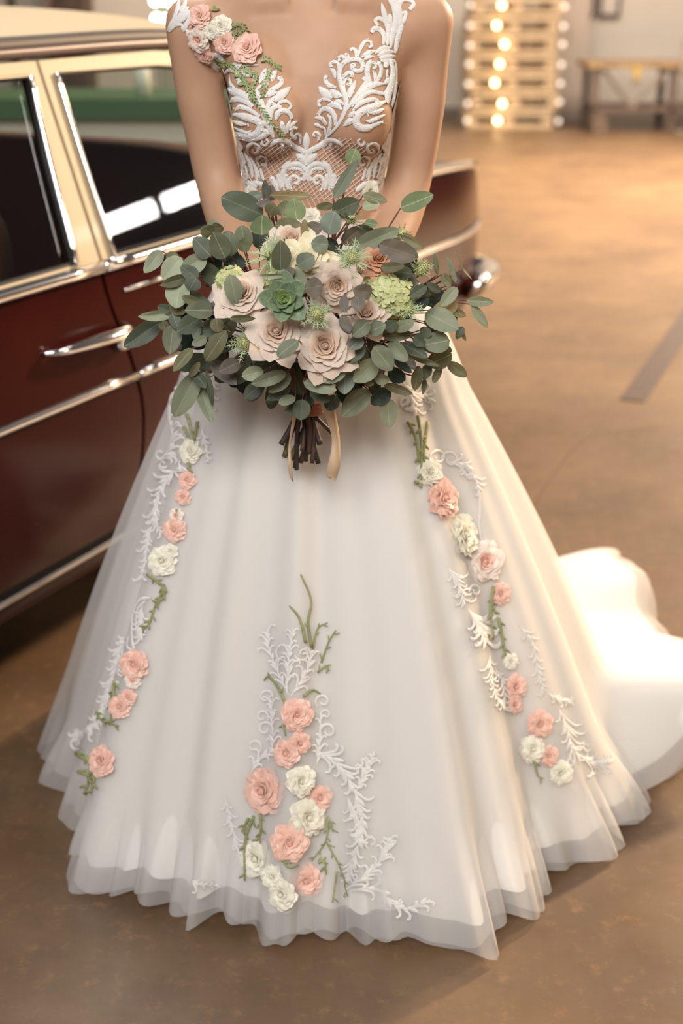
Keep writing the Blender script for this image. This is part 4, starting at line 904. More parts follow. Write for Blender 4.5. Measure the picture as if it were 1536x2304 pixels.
vine([[(738,1835),(733,1890),(700,1935)], [(733,1890),(762,1950),(785,2015)], [(755,1960),(745,2030)], [(740,1840),(750,1870)]], 6, VB, spur=0.95, sl=13)
vine([[(715,1940),(728,1935),(732,1950),(720,1960)], [(640,1935),(650,1950),(668,1945)], [(655,1640),(640,1630),(645,1655)]], 8, VB, spur=0.2)
vine([[(936,935),(945,1000),(945,1080)], [(915,948),(932,985),(940,1040)], [(958,950),(950,1010),(952,1040)], [(930,1085),(948,1090)]], 10, VB, spur=0.7, sl=12)
vine([[(1108,1318),(1100,1375),(1106,1440)], [(1118,1390),(1128,1440),(1133,1475)], [(1100,1350),(1112,1380)]], 9, VB, spur=0.9, sl=13)
vine([[(1235,1690),(1250,1700)], [(1200,1710),(1205,1740),(1215,1755)]], 7, VB, spur=0.6)
vine([[(422,930),(436,975),(440,1000)], [(447,948),(440,990)], [(416,960),(430,990)], [(420,1000),(412,1012)]], 9, VB, spur=0.3, sl=9)
vine([[(425,1040),(428,1060)], [(400,1145),(398,1165)]], 8, VB, spur=0.8, sl=8)
vine([[(335,1292),(355,1308),(368,1325),(350,1365),(338,1400),(322,1416)], [(372,1320),(368,1345),(350,1355)]], 8, VB, spur=0.9, sl=12)
vine([[(262,1530),(258,1580),(250,1630)], [(218,1598),(232,1620),(268,1632)], [(252,1560),(262,1575)]], 9, VB, spur=0.9, sl=12)
vine([[(175,1695),(205,1715),(205,1745),(190,1785)], [(195,1700),(215,1740),(208,1785)], [(180,1735),(205,1745)]], 11, VB, spur=0.9, sl=15)
fv = lambda L: [cC(p) for p in L]
vine(fv([[(300,290),(400,370),(500,470),(590,600),(640,760),(740,900),(850,1050),(930,1170),(1080,1350),(1170,1450)], [(960,380),(930,520),(880,680),(840,860)], [(750,430),(750,560),(700,720),(720,880)]]), 4.5, BVH_BODY, 'vine2', spur=1.0, every=1, sl=8)
vine(fv([[(180,260),(250,300),(230,400)], [(820,280),(900,240),(1030,330),(1110,360)], [(560,420),(640,430),(690,480)], [(480,640),(560,620),(640,640)], [(420,500),(480,480)], [(640,160),(560,380),(660,400)]]), 4, BVH_BODY, 'vine2', spur=1.0, every=1, sl=9)
vine([c5(p) for p in ([(680,290),(760,260),(840,290),(890,400)], [(720,320),(770,420),(860,400)], [(740,360),(800,330),(820,440)], [(280,0),(340,60),(390,110)], [(500,120),(540,90)], [(540,600),(600,650),(680,680)])], 5, BVH_BODY, 'vine', spur=1.0, every=1, sl=9)
# ---- skirt lace
def curl2(c, r, a0, turns, sgn=1, n=9):
    return [(c[0] + r * (1 - 0.75 * i / n) * math.cos(a0 + sgn * turns * 6.283 * i / n), c[1] + r * (1 - 0.75 * i / n) * math.sin(a0 + sgn * turns * 6.283 * i / n)) for i in range(n + 1)]
def frond(path, wd, lobe, n, side=(1, -1), curl=True):
    P = catmull([Vector((p[0], p[1], 0)) for p in path], 8); out = [([(p.x, p.y) for p in P[::2]] + [(P[-1].x, P[-1].y)], wd, 'curl')]
    n = int(n * 1.9)
    for k in range(n):
        i = int((k + 0.7) / n * (len(P) - 3)) + 1; d = (P[min(i+1, len(P)-1)] - P[i-1]); d = d.normalized() if d.length else Vector((0,1,0))
        s = side[k % len(side)]; nr = Vector((-d.y, d.x, 0)) * s; L = lobe * (1 - 0.40 * k / n) * random.uniform(0.55, 1.3)
        L *= 1.2; a = P[i]; b = a + d * L * 0.45 + nr * L * 0.12; c = a + d * L * 0.95 + nr * L * 0.42; e = a + d * L * 1.02 + nr * L * 0.78; g = a + d * L * 0.82 + nr * L * 0.90
        if k % 3 == 2: out.append(([(q.x, q.y) for q in (a, b, c)], wd * 1.7, 'leaf'))
        else: out.append(([(q.x, q.y) for q in (a, b, c, e, g)], wd * 1.15, 'curl'))
    return out
def sl(*groups):
    for g in groups:
        if isinstance(g, tuple): g = [g]
        parts = []
        for p, w_, q in g:
            mb = MB(); stroke(mb, BVH_SKIRT, p, w_ * 1.06, 0.0012, 0.22, q)
            if mb.v: parts.append((mb, np.array(mb.v)))
        left = list(range(len(parts)))
        while left:            # strokes that touch form one piece of lace
            grp = [left.pop(0)]; k = 0
            while k < len(grp):
                A = parts[grp[k]][1]
                for o_ in list(left):
                    B = parts[o_][1]
                    if np.min(np.sum((A[:, None] - B[None]) ** 2, axis=2)) < 0.004 ** 2: grp.append(o_); left.remove(o_)
                k += 1
            mb = MB()
            for o_ in grp: mb.add(parts[o_][0].v, parts[o_][0].f)
            mb.build('lace_applique', M['lace'], dress)
sl(frond([(650,1565),(625,1510),(605,1460),(600,1420)], 6, 24, 9), frond([(655,1565),(690,1510),(702,1460)], 6, 22, 8), frond([(645,1550),(650,1480),(660,1410)], 5, 22, 9), *[(curl2((640,1465), 22, 1.5, 1.1), 6, 'curl'), (curl2((680,1470), 18, 3, 1.0, -1), 6, 'curl')])
sl(*[(curl2((598,1568), 18, 0.5, 1.1, -1), 6, 'curl'), (curl2((590,1612), 15, 0.5, 1.1, -1), 6, 'curl'), (curl2((596,1640), 20, 1.0, 1.2, -1), 7, 'curl'), (curl2((572,1680), 18, 1.0, 1.1, -1), 6, 'curl')], frond([(612,1640),(612,1600),(605,1570)], 5, 18, 6), frond([(565,1740),(580,1710),(610,1690),(615,1650)], 6, 20, 7))
sl(*[(curl2((726,1578), 18, 2.4, 1.1), 7, 'curl'), (curl2((738,1645), 20, 2.4, 1.2), 8, 'curl'), (curl2((733,1608), 14, 2.4, 1.0), 6, 'curl')], frond([(712,1720),(718,1680),(722,1600)], 6, 16, 6), frond([(705,1690),(745,1705),(780,1745),(805,1800),(816,1850),(808,1895)], 8, 34, 16), frond([(800,1780),(822,1740),(842,1690)], 6, 22, 8))
sl(frond([(780,1790),(800,1830),(815,1870)], 5, 30, 8, (1,)), frond([(808,1895),(795,1940),(785,1985)], 6, 26, 8), frond([(780,2000),(830,1965),(865,1925),(882,1880)], 7, 28, 10), frond([(790,2005),(845,1998),(880,2030),(920,2045),(968,2025)], 8, 24, 10), *[(curl2((835,1895), 16, 2, 1.0), 7, 'curl')])
sl(frond([(520,1850),(535,1910),(545,1950)], 5, 22, 6), frond([(420,1975),(450,1990),(490,1990)], 5, 18, 5), frond([(505,1790),(515,1830),(520,1860)], 4, 18, 5))
sl(*[(curl2((985,1030), 20, 2.8, 1.1), 7, 'curl'), (curl2((1012,1035), 22, 2.6, 1.2), 6, 'curl'), (curl2((1050,1062), 16, 3.1, 1.1), 9, 'curl')], frond([(1000,1040),(1040,1045),(1066,1075),(1078,1110)], 6, 20, 7), *[([(1068,1075),(1078,1120),(1078,1180),(1082,1215)], 7, 'bar')])
sl(frond([(905,860),(925,890),(935,925)], 7, 26, 8), frond([(930,895),(955,890),(970,905)], 7, 18, 4), *[(curl2((912,905), 14, 2, 1), 7, 'curl')])
sl(frond([(1005,1275),(1030,1310),(1045,1360)], 5, 24, 8), *[(curl2((1068,1330), 15, 3.0, 1.1), 10, 'curl'), (curl2((1055,1345), 24, 3.2, 0.9), 6, 'curl')], frond([(1050,1370),(1075,1400),(1092,1445)], 9, 34, 12))
sl(frond([(1100,1470),(1105,1520),(1115,1570),(1138,1600)], 6, 20, 12), frond([(1110,1500),(1130,1540),(1135,1595)], 6, 18, 8))
sl(frond([(1165,1405),(1195,1440),(1205,1490),(1215,1530),(1222,1560)], 5, 18, 10), frond([(1230,1560),(1260,1575),(1285,1580)], 6, 16, 6), frond([(1255,1590),(1275,1640),(1290,1690),(1330,1715),(1360,1720)], 7, 30, 14), *[(curl2((1318,1680), 12, 0, 1), 5, 'curl'), (curl2((1305,1700), 26, 2, 1.2), 6, 'curl')])
sl(frond([(352,1040),(375,1020),(388,980),(380,930),(386,870)], 7, 24, 10, (1,)), *[(curl2((362,1022), 15, 0.3, 0.9), 8, 'curl'), (curl2((368,1045), 10, 0, 1.1), 8, 'curl')])
sl(frond([(432,1060),(400,1060),(372,1085),(350,1130),(345,1180)], 8, 26, 11), frond([(362,1110),(350,1150),(352,1180),(362,1200)], 6, 18, 6), frond([(345,1180),(330,1215),(328,1260),(318,1300)], 6, 22, 9), *[(curl2((405,1062), 14, 0, 1), 8, 'curl')])
sl(*[([(342,1345),(315,1350),(300,1385),(298,1440),(306,1470)], 8, 'bar'), ([(330,1350),(310,1372),(306,1420)], 6, 'bar')], frond([(322,1360),(315,1400),(315,1440)], 6, 20, 7), frond([(300,1420),(272,1460),(260,1500)], 7, 24, 9))
sl(frond([(268,1480),(252,1530),(238,1570),(225,1610)], 6, 20, 10), *[(curl2((200,1650), 18, 0, 1.2), 9, 'curl'), (curl2((172,1672), 15, 1, 1.1), 9, 'curl')], frond([(240,1600),(205,1640),(165,1660)], 7, 22, 9))
sl(frond([(440,770),(425,840),(440,900)], 6, 22, 8), frond([(470,800),(480,860),(470,930)], 6, 22, 8), frond([(455,960),(462,1000),(470,1040)], 5, 14, 6))
# ---- crystals sewn on the lace
mb = MB(); rg = random.Random(5)
for src, f_ in ((RB, cD), (LB, cC), (WC, cA)):
    for pts, wd, pr in src:
        P = catmull([Vector((p[0], p[1], 0)) for p in f_(pts)], 3)
        for p in P[1::3]:
            h = cast(BVH_BODY, p.x + rg.uniform(-1.5, 1.5), p.y + rg.uniform(-1.5, 1.5))
            if h and rg.random() < 0.5: mb.sphere(h[0] + h[1] * 0.0042, 0.0011, 6, 4)
bd = mb.build('crystal_beads', M['bead'], dress); tag(bd, kind='stuff')
# ------------------------------------------------------------------ the bouquet
BC = (700.0, 700.0)
bq = empty('bridal_bouquet', tuple(handle_at(1045)), 'eucalyptus bouquet with dusty roses, thistles and a succulent held by the bride', 'bouquet')
def depth(x, y):
    d = ((x - BC[0]) / 400.0) ** 2 + ((y - BC[1]) / 285.0) ** 2
    return 1.965 + 0.125 * min(d, 1.25)
LT = []
for v_ in range(4):
    rg = random.Random(v_); mb = MB(); nu, nv = 9, 15; bend = (0.10, -0.06, 0.16, 0.03)[v_]; fold_ = (0.16, 0.10, 0.05, 0.22)[v_]; tw = (0.1, -0.15, 0.2, -0.05)[v_]
    def LP(i, j):
        u = 2 * i / (nu - 1) - 1; v = j / (nv - 1)
        hw = 0.5 * math.sin(math.pi * min(1.0, (0.02 + 0.97 * v) ** (0.92, 0.8, 1.0, 0.88)[v_])) ** (0.58, 0.66, 0.52, 0.62)[v_] if 0 < j < nv - 1 else (0.015 if j == 0 else 0.012)
        x = u * hw; z = fold_ * abs(x) + bend * (v * (1 - v)) * 1.2 - 0.10 * v * v * bend / 0.1 * 0.4 + tw * x * (v - 0.4) + 0.012 * math.sin(9 * v + u * 3)
        return Vector((x, v, z))
    mb.grid(LP, nu, nv); LT.append(mb)
LM = {}
def leaf_mesh(kind, v_):
    if (kind, v_) not in LM: LM[kind, v_] = LT[v_].mesh('leaf', LEAF[kind])
    return LM[kind, v_]
def F_(o, s): return lambda x, y: (o[0] + x / s, o[1] + y / s)
q1, q2, q3, q4 = F_((270, 330), 3.572), F_((680, 330), 3.491), F_((270, 680), 3.572), F_((680, 680), 3.491)
LV = [ # crop, base, tip, width, kind, layer
 (q1,1150,555,815,405,200,'d',0),(q1,1145,395,1010,400,75,'b',1),(q1,1180,425,1160,262,62,'b',2),(q1,1200,440,1218,305,85,'m',0),(q1,1245,465,1090,455,55,'m',1),(q1,1240,465,1195,548,110,'o',0),(q1,1200,388,1535,400,78,'t',1),
 (q1,1420,595,1395,415,155,'G',1),(q1,1300,560,1330,430,110,'g',-1),(q1,1140,710,1140,550,175,'G',1),(q1,1245,630,1475,665,135,'o',1),(q1,1500,775,1480,585,75,'o',2),(q1,760,700,735,585,115,'g',0),(q1,740,700,650,650,110,'o',1),(q1,740,660,835,650,85,'o',1),
 (q1,845,895,745,682,165,'g',4),(q1,730,880,588,730,150,'b',2),(q1,890,880,880,690,125,'b',0),(q1,1010,830,975,635,135,'g',0),(q1,1000,850,990,725,90,'g',1),(q1,900,760,830,690,90,'o',-1),
 (q1,337,838,192,1015,110,'l',1),(q1,437,845,395,965,100,'o',0),(q1,492,890,345,1070,155,'l',2),(q1,690,888,490,1000,140,'l',1),(q1,625,1060,482,960,110,'b',3),(q1,610,1050,555,1155,125,'b',2),(q1,545,1050,320,1115,85,'o',3),
 (q1,480,1085,450,1300,180,'l',2),(q1,400,1260,525,1335,110,'o',1),(q1,745,1320,520,1315,135,'g',4),(q1,640,1260,495,1205,75,'o',2),(q1,445,1340,145,1365,82,'l',3),(q1,332,1405,30,1610,150,'d',2),(q3,430,180,398,418,145,'g',4),(q1,415,1340,470,1470,90,'b',1),(q1,335,1395,372,1492,75,'o',1),(q1,655,1375,455,1490,150,'d',0),(q1,300,1290,440,1330,80,'d',-1),
 (q1,880,1030,938,1262,138,'g',7),(q1,1290,995,1288,752,148,'g',8),(q1,1425,955,1560,880,135,'b',8),(q1,1350,1030,1500,1110,150,'g',6),(q1,1330,1040,1120,1035,38,'l',7),(q1,1300,1075,1400,985,95,'m',5),
 (q3,582,372,425,555,92,'o',2),(q3,622,565,432,925,172,'g',3),(q3,630,635,738,970,112,'g',2),(q3,690,555,750,840,52,'d',1),(q3,855,225,685,475,130,'o',3),(q3,770,125,790,245,105,'o',1),(q3,640,195,588,295,62,'b',1),(q3,695,285,575,345,80,'g',2),
 (q3,740,480,935,665,125,'m',2),(q3,960,480,795,560,120,'m',3),(q3,1152,555,978,595,118,'l',6),(q3,1335,565,1055,660,105,'g',5),(q3,1155,640,1000,775,115,'d',3),(q3,1362,568,1195,725,125,'g',4),(q3,1365,690,1175,785,90,'d',2),(q3,1408,765,1275,810,80,'g',4),(q3,1465,780,1450,950,140,'d',3),(q3,1490,820,1320,885,90,'d',2),(q3,1250,785,1170,795,62,'d',2),
 (q3,1432,308,1262,435,115,'g',12),(q3,885,130,1090,130,58,'o',8),(q3,1260,500,1430,465,40,'d',6),(q3,600,560,690,690,90,'d',0),(q3,560,600,640,480,60,'o',0),
 (q4,520,150,390,270,125,'g',9),(q4,522,235,655,175,112,'g',8),(q4,648,215,745,150,100,'d',7),(q4,722,215,875,155,92,'g',8),(q4,640,265,875,250,95,'o',5),(q4,965,85,1225,210,175,'g',4),(q4,1155,300,955,335,165,'g',5),(q4,990,490,1170,410,145,'o',2),(q4,880,265,965,345,95,'d',3),(q4,780,320,985,435,95,'d',3),(q4,850,420,1085,505,52,'o',4),(q4,680,305,828,460,115,'g',7),(q4,560,348,705,535,158,'g',9),
 (q4,475,275,370,365,105,'b',8),(q4,495,345,320,450,135,'d',6),(q4,588,465,400,625,158,'g',7),(q4,345,475,165,630,135,'g',8),(q4,340,500,330,725,170,'b',6),(q4,8,630,265,690,112,'g',9),(q4,60,700,215,775,95,'d',6),(q4,275,735,190,845,115,'d',5),(q4,528,695,310,898,165,'g',5),(q4,690,690,540,800,130,'k',2),(q4,665,755,685,988,145,'g',7),(q4,565,600,685,610,85,'l',7),(q4,495,640,560,640,42,'g',6),(q4,640,648,868,722,72,'o',5),
 (q4,840,440,880,530,65,'m',3),(q4,920,505,880,695,88,'o',4),(q4,990,485,960,605,82,'d',2),(q4,960,600,945,725,42,'o',2),(q4,1085,508,1028,632,62,'o',2),(q4,1138,475,1292,585,92,'o',3),(q4,305,105,375,250,85,'m',10),(q4,670,540,805,610,115,'k',2),(q4,720,460,860,555,60,'k',3),(q4,920,220,1010,260,90,'d',2),
 (q2,372,140,420,15,115,'G',2),(q2,247,405,440,95,92,'b',3),(q2,245,465,112,470,62,'o',1),(q2,238,525,450,425,150,'d',3),(q2,478,378,665,432,78,'o',1),(q2,772,482,1030,378,135,'G',2),(q2,205,690,250,508,160,'b',3),(q2,418,795,760,645,148,'g',3),(q2,602,768,912,870,172,'m',5),(q2,775,685,952,805,72,'o',2),(q2,485,600,595,612,65,'G',1),(q2,470,470,610,450,80,'l',-1),
 (q2,615,952,808,938,78,'o',6),(q2,205,770,70,758,130,'b',5),(q2,25,640,155,640,100,'m',2),(q2,30,755,15,575,65,'t',3),(q2,160,1090,25,1115,145,'m',8),(q2,545,1150,395,1125,125,'m',8),(q2,432,1175,450,1292,112,'m',11),(q2,320,1330,372,1465,82,'m',10),(q2,325,1165,330,1300,72,'m',9),(q2,975,1095,835,1180,85,'d',4),(q2,990,1195,865,1295,82,'k',4),(q2,1010,1160,940,1130,58,'d',3),
 (q2,1062,1005,1038,838,42,'g',2),(q2,1205,1065,1140,868,42,'g',1),(q2,1262,960,1200,832,16,'t',1),(q2,1262,960,1330,1042,14,'t',1),(q2,1085,1140,975,1065,62,'d',2),(q2,1215,1105,1085,1255,95,'g',3),(q2,1220,1225,1022,1295,130,'t',1),(q2,1282,1330,1140,1275,62,'t',1),(q2,1292,1210,1505,1220,78,'l',3),(q2,1325,1238,1455,1422,72,'g',2),(q2,1262,1415,1208,1512,62,'d',2),(q2,1245,1440,1285,1528,32,'o',2),(q2,1100,1000,1160,1100,70,'o',1),
 (q2,560,700,430,620,90,'d',-1),(q2,860,990,840,1120,95,'m',3),(q2,700,970,860,1000,110,'d',4)]
def leaf_frame(pb, pt, wd, roll, me, parent):
    L = pt - pb; ln = L.length; yv = L.normalized(); view = (CAM - pb).normalized()
    zv = (view - yv * view.dot(yv)).normalized(); zv = Matrix.Rotation(roll, 3, yv) @ zv; xv = yv.cross(zv)
    sw = 1.08 * wd / max(0.75, math.cos(roll)); sz = 0.5 * (sw + ln)
    Mx = Matrix(((xv.x * sw, yv.x * ln, zv.x * sz, pb.x), (xv.y * sw, yv.y * ln, zv.y * sz, pb.y), (xv.z * sw, yv.z * ln, zv.z * sz, pb.z), (0, 0, 0, 1)))
    return ob('leaf', me, parent, Mx)
rl = random.Random(21); leaves = []
for (q, bx, by, tx, ty, wd, kd, ly) in LV:
    b = q(bx, by); t = q(tx, ty); s = 3.53
    db = depth(*b); dt_ = depth(*t); d0 = 0.5 * (db + dt_) - 0.0065 * ly
    yb = d0 + rl.uniform(0.0, 0.012); yt = d0 - rl.uniform(-0.004, 0.012)
    leaves.append((b, t, at(b[0], b[1], yb), at(t[0], t[1], yt), wd / s * d0 / 3190.0, rl.uniform(-0.35, 0.35), kd))
# dark filler foliage deeper in the bouquet
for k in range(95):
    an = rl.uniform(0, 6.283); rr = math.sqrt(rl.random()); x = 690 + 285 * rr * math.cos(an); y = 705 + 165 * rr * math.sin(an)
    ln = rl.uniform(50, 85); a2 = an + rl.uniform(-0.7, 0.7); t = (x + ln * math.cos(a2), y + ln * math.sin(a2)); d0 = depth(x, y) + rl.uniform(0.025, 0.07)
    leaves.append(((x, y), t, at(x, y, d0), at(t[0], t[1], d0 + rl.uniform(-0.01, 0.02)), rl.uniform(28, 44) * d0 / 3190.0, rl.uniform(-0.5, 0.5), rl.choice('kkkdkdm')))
NS = 18; sectors = [[] for _ in range(NS)]
for lf in leaves:
    an = math.atan2(lf[0][1] - 730, lf[0][0] - 695); sectors[int((an + math.pi) / (2 * math.pi) * NS) % NS].append(lf)
heart = handle_at(800) + Vector((0, -0.015, 0))
for si, S in enumerate(sectors):
    if not S: continue
    S.sort(key=lambda l: (l[2] - heart).length)
    far = S[-1]; end = far[2]; mid = heart.lerp(end, 0.5) + Vector((0, 0.02, 0)); Q = catmull([heart, mid, end], 10)
    mb = MB(); mb.tube(Q, [0.0024 - 0.0014 * i / len(Q) for i in range(len(Q))], 6)
    for l in S[:-1]:
        dd = (l[2] - heart).length; c = min(Q, key=lambda p: abs((p - heart).length - dd * 0.72)); m_ = c.lerp(l[2], 0.55) + Vector((0, 0.008, -0.003))
        mb.tube(catmull([c, m_, l[2]], 5), [0.0012] * 5 + [0.0009] * 6, 5)
    spr = mb.build('eucalyptus_sprig', M['stemred'], bq)
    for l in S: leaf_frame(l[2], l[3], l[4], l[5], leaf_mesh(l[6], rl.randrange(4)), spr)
# roses
def bloom_dir(x, y, up=0.25, rad=0.5):
    p = at(x, y, depth(x, y)); v = (CAM - p).normalized(); o = at(x, y, 2.0) - at(BC[0], BC[1], 2.0)
    return (v + o * (rad / 0.26) * 0.6 + Vector((0, 0, up))).normalized()
for x, y, r, kd, fwd, up, rd in ((622, 750, 56, 'rose', 0.018, 0.30, 0.4), (731, 780, 60, 'rose', 0.024, 0.10, 0.3), (757, 640, 47, 'rose', 0.016, -0.25, 0.4), (820, 708, 46, 'rose', 0.010, 0.45, 0.6), (545, 668, 52, 'rose', 0.004, 0.65, 0.8), (655, 545, 46, 'rose', -0.004, 0.6, 0.4), (850, 588, 38, 'peachrose', 0.0, 0.6, 0.5), (690, 592, 50, 'cream', 0.008, 0.2, 0.2)):
    d0 = depth(x, y) - fwd; rose('rose', kd, at(x, y, d0), bloom_dir(x, y, up, rd), r * d0 / 3190.0 * 1.02, bq)
# hydrangeas
def floret_mesh(m):
    mb = MB()
    for k in range(4):
        an = k * math.pi / 2; c, s = math.cos(an), math.sin(an); V = []
        for (r, w_, z) in ((0.02, 0.05, 0), (0.45, 0.42, 0.06), (0.8, 0.5, 0.16), (1.05, 0.22, 0.14)):
            for u in (-1, 0, 1): V.append(Vector((r * c - u * w_ * s, r * s + u * w_ * c, z + 0.08 * abs(u))))
        mb.add(V, [(j*3+i, j*3+i+1, (j+1)*3+i+1, (j+1)*3+i) for j in range(3) for i in range(2)])
    mb.sphere((0, 0, 0.05), 0.1, 6, 4); return mb.mesh('floret', m)
FH, FH2 = floret_mesh(M['hydra']), floret_mesh(M['hydra2'])
def hydrangea(x, y, rpx, n, fwd, me, sz=0.24, m='hydra'):
    d0 = depth(x, y) - fwd; c = at(x, y, d0 + rpx * d0 / 3190 * 0.4); rad = rpx * d0 / 3190.0; ax = bloom_dir(x, y, 0.2, 0.4); q = Vector((0, 0, 1)).rotation_difference(ax)
    core = MB().sphere(c, rad * 0.80, 16, 10).build('hydrangea', M[m], bq)
    for k in range(n):
        z = 1 - 1.35 * (k + 0.5) / n; an = k * 2.39996; s = math.sqrt(max(0, 1 - z * z)); p = Vector((s * math.cos(an), s * math.sin(an), z)); p = q @ p
        p2 = (p + Vector([rl.uniform(-.3, .3) for _ in range(3)])).normalized()
        ob('floret', me, core, Matrix.Translation(c + p * rad * rl.uniform(0.86, 1.0)) @ Vector((0, 0, 1)).rotation_difference(p2).to_matrix().to_4x4() @ Matrix.Rotation(rl.uniform(0, 6), 4, 'Z') @ Matrix.Scale(rad * sz * rl.uniform(0.85, 1.2), 4))
hydrangea(868, 665, 60, 95, 0.004, FH, 0.23); hydrangea(520, 638, 38, 60, -0.004, FH, 0.26); hydrangea(622, 622, 28, 34, 0.0, FH2, 0.4, 'hydra2')
# succulent
def succ_leaf(m):
    mb = MB(); nu, nv = 10, 9; V = []
    for j in range(nv):
        v = j / (nv - 1); hw = 0.37 * math.sin(math.pi * (0.08 + 0.92 * v ** 0.75)) ** 0.7 + (0.04 if j < nv - 1 else 0.0); th = 0.09 * (1 - 0.6 * v)
        V.append([Vector((v, hw * math.cos(2*math.pi*k/nu), 0.20 * v * v + (th if math.sin(2*math.pi*k/nu) < 0 else th * 0.35) * math.sin(2*math.pi*k/nu) + 0.35 * hw * math.cos(2*math.pi*k/nu) ** 2)) for k in range(nu)])
    mb.loft(V); return mb.mesh('leaf', m)
SL, SLI = succ_leaf(M['succ']), succ_leaf(M['succin'])
d0 = depth(640, 672) - 0.034; sc_ = at(640, 675, d0); sr = 68 * d0 / 3190.0; ax = (bloom_dir(640, 672, 0.1, 0.3)); Mq = Matrix.Translation(sc_) @ Vector((0, 0, 1)).rotation_difference(ax).to_matrix().to_4x4()
su = MB().sphere(sc_, sr * 0.16, 10, 8).build('succulent', M['succin'], bq)
for k in range(20):
    f_ = k / 19.0; el = R(72 - 68 * f_ ** 0.8); ln = sr * (0.30 + 0.72 * f_ ** 0.9)
    ob('leaf', SLI if k < 7 else SL, su, Mq @ Matrix.Rotation(k * 2.39996, 4, 'Z') @ Matrix.Rotation(-el, 4, 'Y') @ Matrix.Scale(ln, 4))
# sea-holly thistles
def bract_mesh(m):
    mb = MB(); n = 7; V = []
    for j in range(n):
        v = j / (n - 1); hw = 0.05 * (1 - v) ** 0.6 + 0.004; z = 0.12 * math.sin(v * 2.2)
        V += [Vector((v, -hw, z)), Vector((v, 0, z + 0.02)), Vector((v, hw, z))]
    mb.add(V, [(j*3+i, j*3+i+1, (j+1)*3+i+1, (j+1)*3+i) for j in range(n-1) for i in range(2)])
    for v in (0.3, 0.45, 0.6, 0.75):
        for s in (-1, 1):
            z = 0.12 * math.sin(v * 2.2); mb.add([(v, s * 0.03, z), (v + 0.05, s * 0.03, z), (v + 0.15, s * 0.17, z + 0.05)], [(0, 1, 2)])
    return mb.mesh('bract', m)
BR, BRD = bract_mesh(M['bract']), bract_mesh(M['bractd'])
def thistle(x, y, hr, br, fwd, axis=None, me=BR, n=17, stem=True):
    d0 = depth(x, y) - fwd; c = at(x, y, d0); k = d0 / 3190.0; ax = axis.normalized() if axis is not None else bloom_dir(x, y, 0.15, 0.3); q = Vector((0, 0, 1)).rotation_difference(ax).to_matrix().to_4x4(); Mq = Matrix.Translation(c) @ q
    mb = MB(); r = hr * k; mb.sphere((0, 0, 0), (r * 0.72, r * 0.72, r * 0.95), 14, 10); N = 90
    for i in range(N):
        z = 1 - 1.5 * (i + 0.5) / N; an = i * 2.39996; s = math.sqrt(max(0, 1 - z * z)); p = Vector((s * math.cos(an) * 0.72, s * math.sin(an) * 0.72, z * 0.95)) * r; nd = p.normalized()
        mb.tube([p * 0.95, p + nd * r * 0.30], [r * 0.085, r * 0.03], 4)
    hd = ob('thistle', mb.mesh('thistle', M['thistle']), bq, Mq)
    for i in range(n):
        Mi = Mq @ Matrix.Translation((0, 0, -r * 0.55)) @ Matrix.Rotation(6.283 * i / n + rl.uniform(-.12, .12), 4, 'Z') @ Matrix.Rotation(R(-rl.uniform(4, 42)), 4, 'Y') @ Matrix.Scale(br * k * rl.uniform(0.75, 1.12), 4)
        ob('bract', me, hd, Mi)
    if stem:
        e = handle_at(800); MB().tube(catmull([c - ax * r, c.lerp(e, 0.4) + Vector((0, 0.02, 0)), e], 6), 0.0018, 6).build('thistle_stem', M['stemg'], hd)
thistle(550, 772, 19, 48, 0.022); thistle(712, 708, 20, 48, 0.040); thistle(791, 582, 19, 52, 0.030); thistle(916, 698, 17, 44, 0.024, Vector((0.3, -0.7, 0.75)))
thistle(607, 575, 13, 60, 0.014, Vector((-0.55, -0.4, 0.75)), n=22); thistle(948, 605, 19, 34, 0.010, Vector((0.35, -0.3, 0.9))); thistle(788, 492, 14, 42, 0.0, Vector((0.45, -0.2, 0.9)), BRD); thistle(902, 528, 13, 34, 0.0, Vector((0.3, -0.3, 0.9)), BRD)
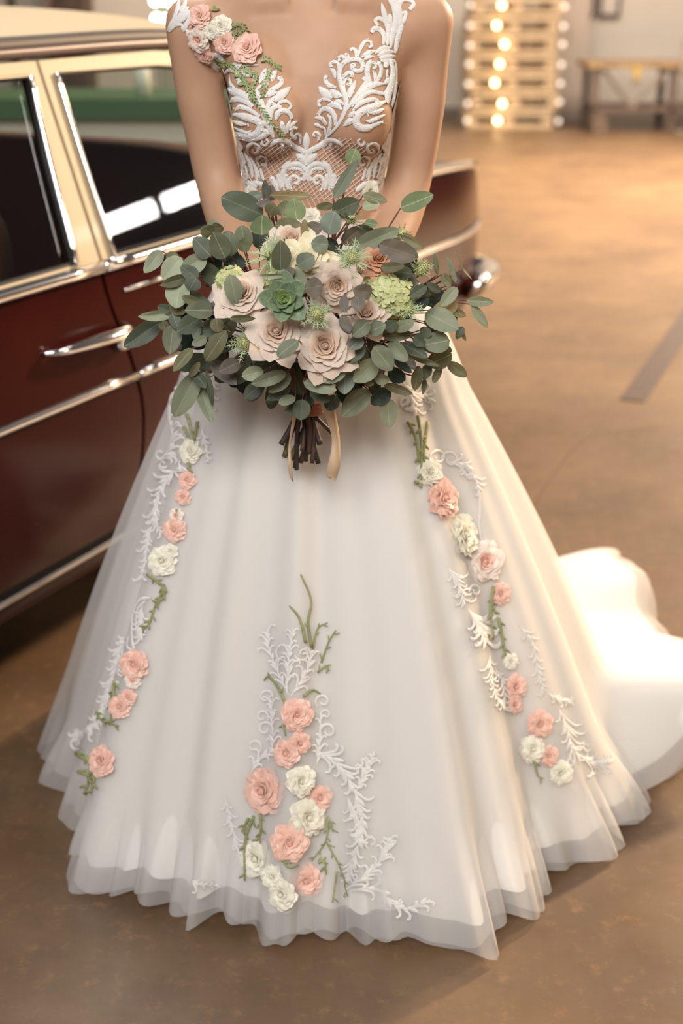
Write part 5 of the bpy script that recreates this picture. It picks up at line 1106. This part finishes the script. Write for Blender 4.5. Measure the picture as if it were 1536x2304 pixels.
# cut stems below the hands
rs = random.Random(4)
tie = handle_at(900)
for k, (bx, by, kind) in enumerate(((632, 1000, 'stem'), (640, 1028, 'stemg'), (652, 1035, 'stemg'), (663, 1052, 'stem'), (676, 1040, 'stem'), (688, 1038, 'stem'), (702, 1042, 'stem'), (716, 1043, 'stem'), (667, 1056, 'stem'), (696, 1020, 'stem'), (720, 1000, 'stem'), (758, 985, 'stem'), (680, 1015, 'stem'))):
    b = at(bx, by, 2.095 + rs.uniform(-0.018, 0.018)); t0 = tie + Vector((rs.uniform(-.016, .016), rs.uniform(-.016, .016), 0)); hp = heart + Vector((rs.uniform(-.03, .03), rs.uniform(-.01, .02), rs.uniform(-.01, .03)))
    MB().tube(catmull([hp, t0, t0.lerp(b, 0.5) + Vector((rs.uniform(-.004, .004), 0, 0)), b], 6), rs.uniform(0.0032, 0.0046), 8).build('stem', M[kind], bq)
P = []
for i in range(60):
    t = i / 59; an = t * 5 * 6.283; c = handle_at(875 + 45 * t); P.append(c + Vector((math.cos(an) * 0.021, math.sin(an) * 0.021, 0)))
MB().tube(P, 0.0058, 6).build('ribbon_wrap', M['wrap'], bq)
def ribbon(pts, wd, th=0.0006):
    P3 = catmull([at(*p) for p in pts], 8); V = []; n = len(P3)
    for i, p in enumerate(P3):
        v = i / (n - 1); an = 0.9 * math.sin(v * 4.5 - 0.6); s = Vector((math.cos(an), math.sin(an) * 0.8, 0)) * wd * 0.5
        e = Vector((0, 0, 0.004 if i == n - 1 else 0)); V += [p - s + e, p + s - e, p + s - e + Vector((0, th, 0)), p - s + e + Vector((0, th, 0))]
    return MB().add(V, [(i*4+a, i*4+(a+1) % 4, (i+1)*4+(a+1) % 4, (i+1)*4+a) for i in range(n-1) for a in range(4)] + [(0, 1, 2, 3), ((n-1)*4+3, (n-1)*4+2, (n-1)*4+1, (n-1)*4)])
ribbon([(728, 890, 2.055), (742, 930, 2.05), (755, 985, 2.055), (752, 1040, 2.05), (744, 1078, 2.055)], 0.019).build('ribbon', M['ribbon'], bq)
ribbon([(668, 905, 2.06), (660, 950, 2.06), (652, 1000, 2.07), (652, 1045, 2.065), (656, 1080, 2.07)], 0.006).build('ribbon', M['ribbon'], bq)
